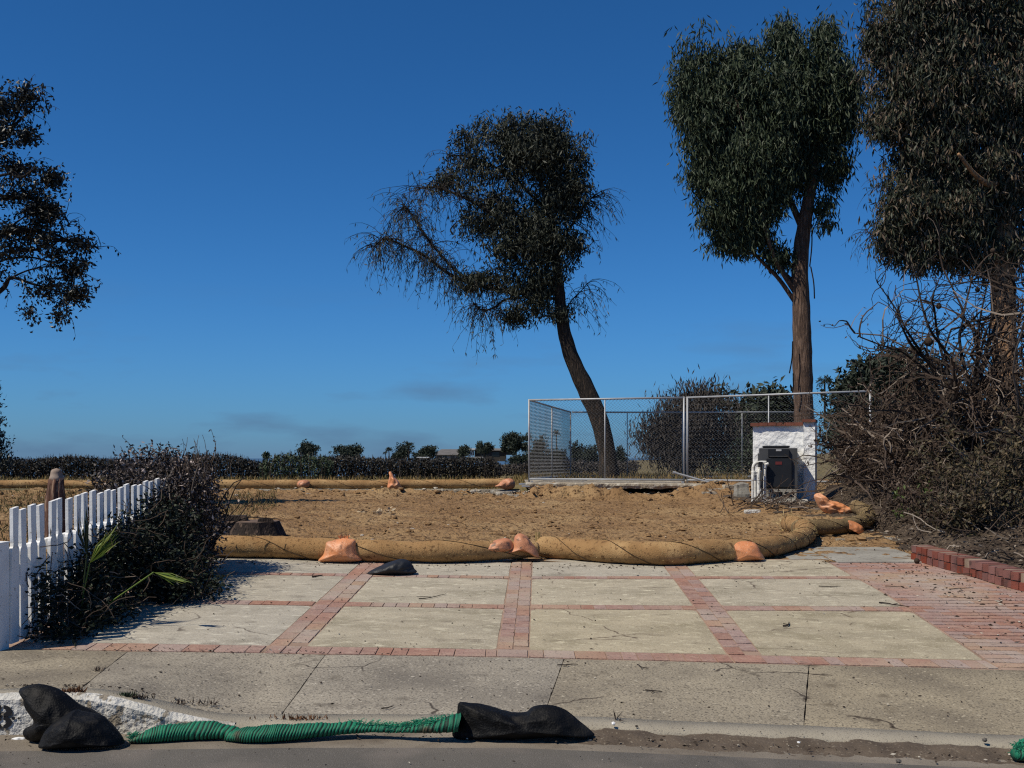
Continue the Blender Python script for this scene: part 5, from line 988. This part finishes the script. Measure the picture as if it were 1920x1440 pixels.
# ------------------------------------------------------------------ grasses, litter, twigs
def blades(mb, pts_, h, w=.01, lean=.35, rng=RNG):
    n = len(pts_); mb.leaves(np.asarray(pts_), rng.normal(0, lean, (n, 3)) + (0, 0, 1), h, w, rng)
pts_ = []; 
while len(pts_) < 9000:
    y = RNG.uniform(24.8, 33); x = RNG.uniform(-.22, .22)*y
    dens = max(.06, .6*mn.noise(Vector((x*.5, y*.35, 2))) + .45)*(1 if x > -4 else .3)
    if RNG.uniform() < dens and not (x > .2 and y < 26.7): pts_.append((x, y, float(zpad(x, y))-.02))
gm = MB(); blades(gm, pts_, .17, .018); pts_ = []
while len(pts_) < 2600:
    y = RNG.uniform(30, 45); x = RNG.uniform(-.5, .25)*y; pts_.append((x, y, float(zpad(x, y))-.02))
blades(gm, pts_, .22, .03); solo('dry_grass', gm, M_grass, (0, 28, .6), 'tall dry grass behind the far wattle and the fence', 'grass', kind='stuff')
gm = MB(); pts_ = []
while len(pts_) < 7000:
    y = RNG.uniform(11, 23.6); x = RNG.uniform(-.55, -.22)*y
    if x < -3.5 - .07*(y-11) and mn.noise(Vector((x*.7, y*.5, 7))) > -.12: pts_.append((x, y, lotz(max(x, -11.9), y)-.01))
blades(gm, pts_, .13, .012, .7); solo('yard_weeds', gm, mat('yard weed', (.10, .10, .04), (.15, .105, .04), 1.5, .9, attr=(.6, 1, (.22, .16, .065))), (-6, 16, .5), 'short olive weeds on the yard behind the picket fence', 'weeds', kind='stuff')
def weed(px, py, m, label, n, h, w):
    p = G(px, py); mb = MB(); blades(mb, np.array([p + (RNG.normal(0, w), RNG.normal(0, .012), -.004) for _ in range(n)]), h, .007, .6); solo('kerb_weed', mb, m, tuple(p), label, 'weed', 'weeds in the kerb joint')
weed(136, 1299, mat('rusty weed', (.16, .075, .035), rough=.9), 'rust coloured dry weed tuft above the black bags', 140, .035, .03); weed(236, 1306, M_hedgeg, 'dark green weed tuft in the kerb joint', 90, .03, .022); weed(258, 1311, M_twig, 'grey brown weed wisps right of the green tuft', 60, .04, .035)
weed(336, 1320, M_twig, 'small dark weed in the kerb joint', 24, .03, .02); weed(376, 1322, M_twig, 'wispy dry weed where the kerb sinks', 30, .045, .05); weed(188, 1258, M_twig, 'tiny dry weed in the slanting sidewalk joint', 24, .035, .015); weed(555, 1349, mat('rusty weed', (.16, .075, .035)), 'low rust brown litter tuft behind the green wattle', 90, .03, .07); weed(1155, 1352, M_twigd, 'bare little twig weed right of the long black bag', 8, .06, .008)
def twigthing(px, py, L_, a, label, seed, r=.004, m=M_twigd):
    rng = np.random.default_rng(seed); p = G(px, py); c, _d = walk(p + (0, 0, .012), np.array([math.cos(a), math.sin(a), 0]), L_, 7, .25, rng); c[:, 2] = np.array([float(zg(x, y)) for x, y in c[:, :2]]) + .010; mb = MB().tube(c, np.linspace(r, r*.5, 8), 4); c2, _d = walk(c[3], rv(1, rng)[0]*np.array([1, 1, .05]), L_*.4, 4, .3, rng); c2[:, 2] = np.array([float(zg(x, y)) for x, y in c2[:, :2]]) + .010; mb.tube(c2, r*.5, 3)
    solo('fallen_twig', mb, m, tuple(p), label, 'twig', 'fallen twigs on the paving')
twigthing(785, 1125, .34, .2, 'curled twig on the middle left concrete panel', 1); twigthing(1468, 1176, .16, .1, 'short dark crooked twig on the right front panel', 2, .007); twigthing(1648, 1132, .26, .02, 'straight stick lying across the panel edge onto the brick', 3, .006); twigthing(1660, 1101, .14, .1, 'thin stick on the brick paving below the edging', 4); twigthing(1535, 1101, .22, 0., 'pair of thin sticks on the far right panel', 5); twigthing(585, 1083, .12, .1, 'dark leafy twig left of the small black bag', 6, .009); twigthing(1045, 1250, .16, .1, 'thin twig on the middle sidewalk slab', 7); twigthing(1195, 1249, .12, -.5, 'small bent twig right of the middle sidewalk joint', 8); twigthing(1780, 1107, .3, .2, 'branching twig on the brick paving near the edging', 9); twigthing(1210, 1297, .12, 0, 'tiny stick on the right sidewalk slab', 10); twigthing(715, 1332, .08, .1, 'small twig on the sidewalk above the green wattle', 11)
# scattered leaf bits and grit
lb, st_ = MB(), MB(); bits = []
def scat(n, f):
    k = 0
    while k < n:
        x, y, w = f()
        if y > 4.6: bits.append((x, y, w)); k += 1
U = RNG.uniform
scat(420, lambda: (U(-3.1, 3.6), U(6.8, 10.6), U(.006, .018))); scat(200, lambda: (U(-3, 3), U(5.5, 6.75), U(.006, .016))); scat(420, lambda: (np.clip(3.9 + RNG.normal(0, .35), 3.1, 4.35), U(7.2, 10.6), U(.008, .03))); scat(280, lambda: (U(-2.9, 2.6), 10.42 + RNG.normal(0, .10), U(.008, .025)))
scat(360, lambda: (U(.2, 3.), 5.2 + RNG.normal(0, .06), U(.006, .02))); scat(160, lambda: (U(-2.6, .3), 5.17 + RNG.normal(0, .05), U(.006, .02))); scat(120, lambda: (U(-2.6, 2.6), U(4.62, 4.95), U(.004, .010))); scat(160, lambda: (-1.9 + RNG.normal(0, .5), 6.75 + RNG.normal(0, .05), U(.006, .016))); scat(160, lambda: (-2.2 + RNG.normal(0, .5), 5.5 + abs(RNG.normal(0, .03)), U(.006, .018))); scat(380, lambda: (U(3.0, 4.5), U(10.5, 12.4), U(.008, .03)))
B = np.array(bits); zz = zg(B[:, 0], B[:, 1]) + np.where(B[:, 1] < 4.95, .018, .006)
pos = np.c_[B[:, :2], zz]; half = len(pos)//2; pr = RNG.permutation(len(pos))
lb.leaves(pos[pr[:half*3//2]], rv(half*3//2)*np.array([1, 1, .12]), B[pr[:half*3//2], 2]*1.6, B[pr[:half*3//2], 2]*.6)
stones(lb, pos[pr[half*3//2:]], B[pr[half*3//2:], 2]*.42, .6)
solo('leaf_litter', lb, M_debris, (0, 8, .1), 'dry leaf bits and grit scattered over the paving', 'litter', kind='stuff')
# dirt washed into the gutter
X5, Y5 = np.meshgrid(np.linspace(-.2, 4, 160), np.linspace(5.02, 5.292, 14)); Q5 = np.stack([X5, Y5, zs(X5) - .012], -1); Q5[..., 2] += ((np.clip((Y5-5.04)/.2, 0, 1))*.028*(1 + .8*fbn(Q5, 5, 3).reshape(X5.shape)) + .006*fbn(Q5, 25, 2, 3.).reshape(X5.shape))
solo('gutter_dirt', MB().grid(Q5), mat('gutter silt', (.13, .10, .072), (.075, .056, .04), 7, .97, .6, 90, (.2, .165, .12), 60, (.6, .7)), (1.9, 5.2, 0), 'brown silt washed along the kerb lip in the right gutter', 'silt', kind='stuff', smooth=True)
# small loose things
p = G(32, 1392); inflate('paper_scrap', 'crumpled white paper scrap against the painted kerb', 'litter', [(18, 1393), (22, 1385), (34, 1382), (46, 1383), (47, 1390), (36, 1394)], 5.2, .02, M_hwhite, 3, .01, 20)
p = G(1719, 1057); th = np.linspace(0, np.pi, 9); ph_ = np.linspace(0, 2*np.pi, 15); q = np.array([[p + (0, 0, .028) + .028*(1+.1*fb((i*1.5, j*1.5, 2)))*np.array([math.sin(i)*math.cos(j), math.sin(i)*math.sin(j), math.cos(i)]) for j in ph_] for i in th]); solo('seed_ball', MB().grid(q), M_pod, tuple(p), 'dark round seed ball on the paving below the edging corner', 'seed ball')
for k, (a, b, s, lab) in enumerate(((1497, 1398, .013, 'white pebble in the right gutter'), (1590, 1396, .011, 'pale pebble right of the white one in the gutter'), (1847, 1398, .02, 'grey lump on the kerb lip near the green wattle end'), (1685, 1433, .014, 'dark stone at the lower right road edge'), (1150, 1368, .014, 'pale chip beside the long black bag'))):
    p = G(a, b); solo('pebble', stones(MB(), [p + (0, 0, s*.5 + .008)], [s], .7), [M_hwhite, M_kerb, M_asph, M_asph, M_hwhite][k], tuple(p), lab, 'pebble', 'pebbles by the kerb')
# stick pile under the heater, stakes by the wattle joint
b0 = np.array([4.35, 18.0, lotz(4.35, 18.0)]); t = thing('twig_pile', 'heap of bare sticks on the dirt in front of the pool heater', 'twigs', tuple(b0)); tm = MB(); rng = np.random.default_rng(9)
for _ in range(80):
    x = rng.normal(4.45, .38); y = rng.normal(17.9, .5); c, _d = walk(np.array([x, y, lotz(x, y) + rng.uniform(.01, .05)]), np.array([rng.normal(.5, .6), rng.normal(.3, .6), rng.normal(.1, .22)]), rng.uniform(.3, .9), 6, .28, rng); c[:, 2] = np.maximum(c[:, 2], [lotz(*q) + .01 for q in c[:, :2]]); tm.tube(c, np.linspace(.010, .004, 7), 4, False, a=rng.uniform())
part('stick', tm, M_twig, t, kind='stuff')
st_ = thing('wooden_stake', 'split wooden stake pinning the joint of the front wattles', 'stake', tuple(G(1012, 1048))); c, a = near(wb, 1016)
part('stake', MB().box((c[0]-.02, c[1]-.05, c[2]+.01), (.028, .02, .30), .3, taper=.8).box((c[0]-.05, c[1]-.03, c[2]+.02), (.02, .018, .28), -.2, taper=.7), M_straw, st_)
part('tie', MB().tube([c + (-.06, -.12, -.08), c + (-.02, -.125, -.1), c + (.08, -.12, -.1)], .006, 4), M_cord, st_)
sp = G(600, 935); lb = MB(); q_ = [G(U(674, 734), 962 + U(-2, 2)) for _ in range(46)]; lb.leaves(np.array([[x, y, lotz(x, y) + .02] for x, y, z in q_]), rv(46)*np.array([1, 1, .35]), .085, .04); solo('pale_leaf_litter', lb, mat('pale dry leaf', (.50, .40, .27), (.36, .28, .18), 20, .9), tuple(q_[0]), 'short row of pale dry leaves strewn on the dirt', 'litter', kind='stuff')
# leaf litter and sticks on the soil bed
lb = MB(); pp_ = []
while len(pp_) < 3800:
    y = U(8.2, 20); x = U(4.2, min(.52*y, 11)) if .52*y > 4.3 else 0
    if x > 4.25 + (.16*(y-10.9) if y > 10.9 else .13*(10.9-y)): pp_.append((x, y, soilz(x, y) + .012))
pp_ = np.array(pp_); lb.leaves(pp_, rv(len(pp_))*np.array([1, 1, .25]), .06, .026)
for _ in range(420):
    x, y, z = pp_[RNG.integers(len(pp_))]; c, _d = walk(np.array([x, y, z + .02]), rv(1)[0]*np.array([1, 1, .12]), U(.15, .6), 5, .25, RNG); c[:, 2] = np.maximum(c[:, 2], [soilz(*q) + .01 for q in c[:, :2]]); lb.tube(c, U(.003, .009), 3, False, a=U(0, 1))
solo('soil_litter', lb, mat('soil litter', (.075, .052, .036), (.04, .028, .02), 6, .9, attr=(.86, .97, (.30, .25, .20))), (6, 13, .4), 'dead leaves and sticks covering the soil under the thicket', 'litter', kind='stuff')
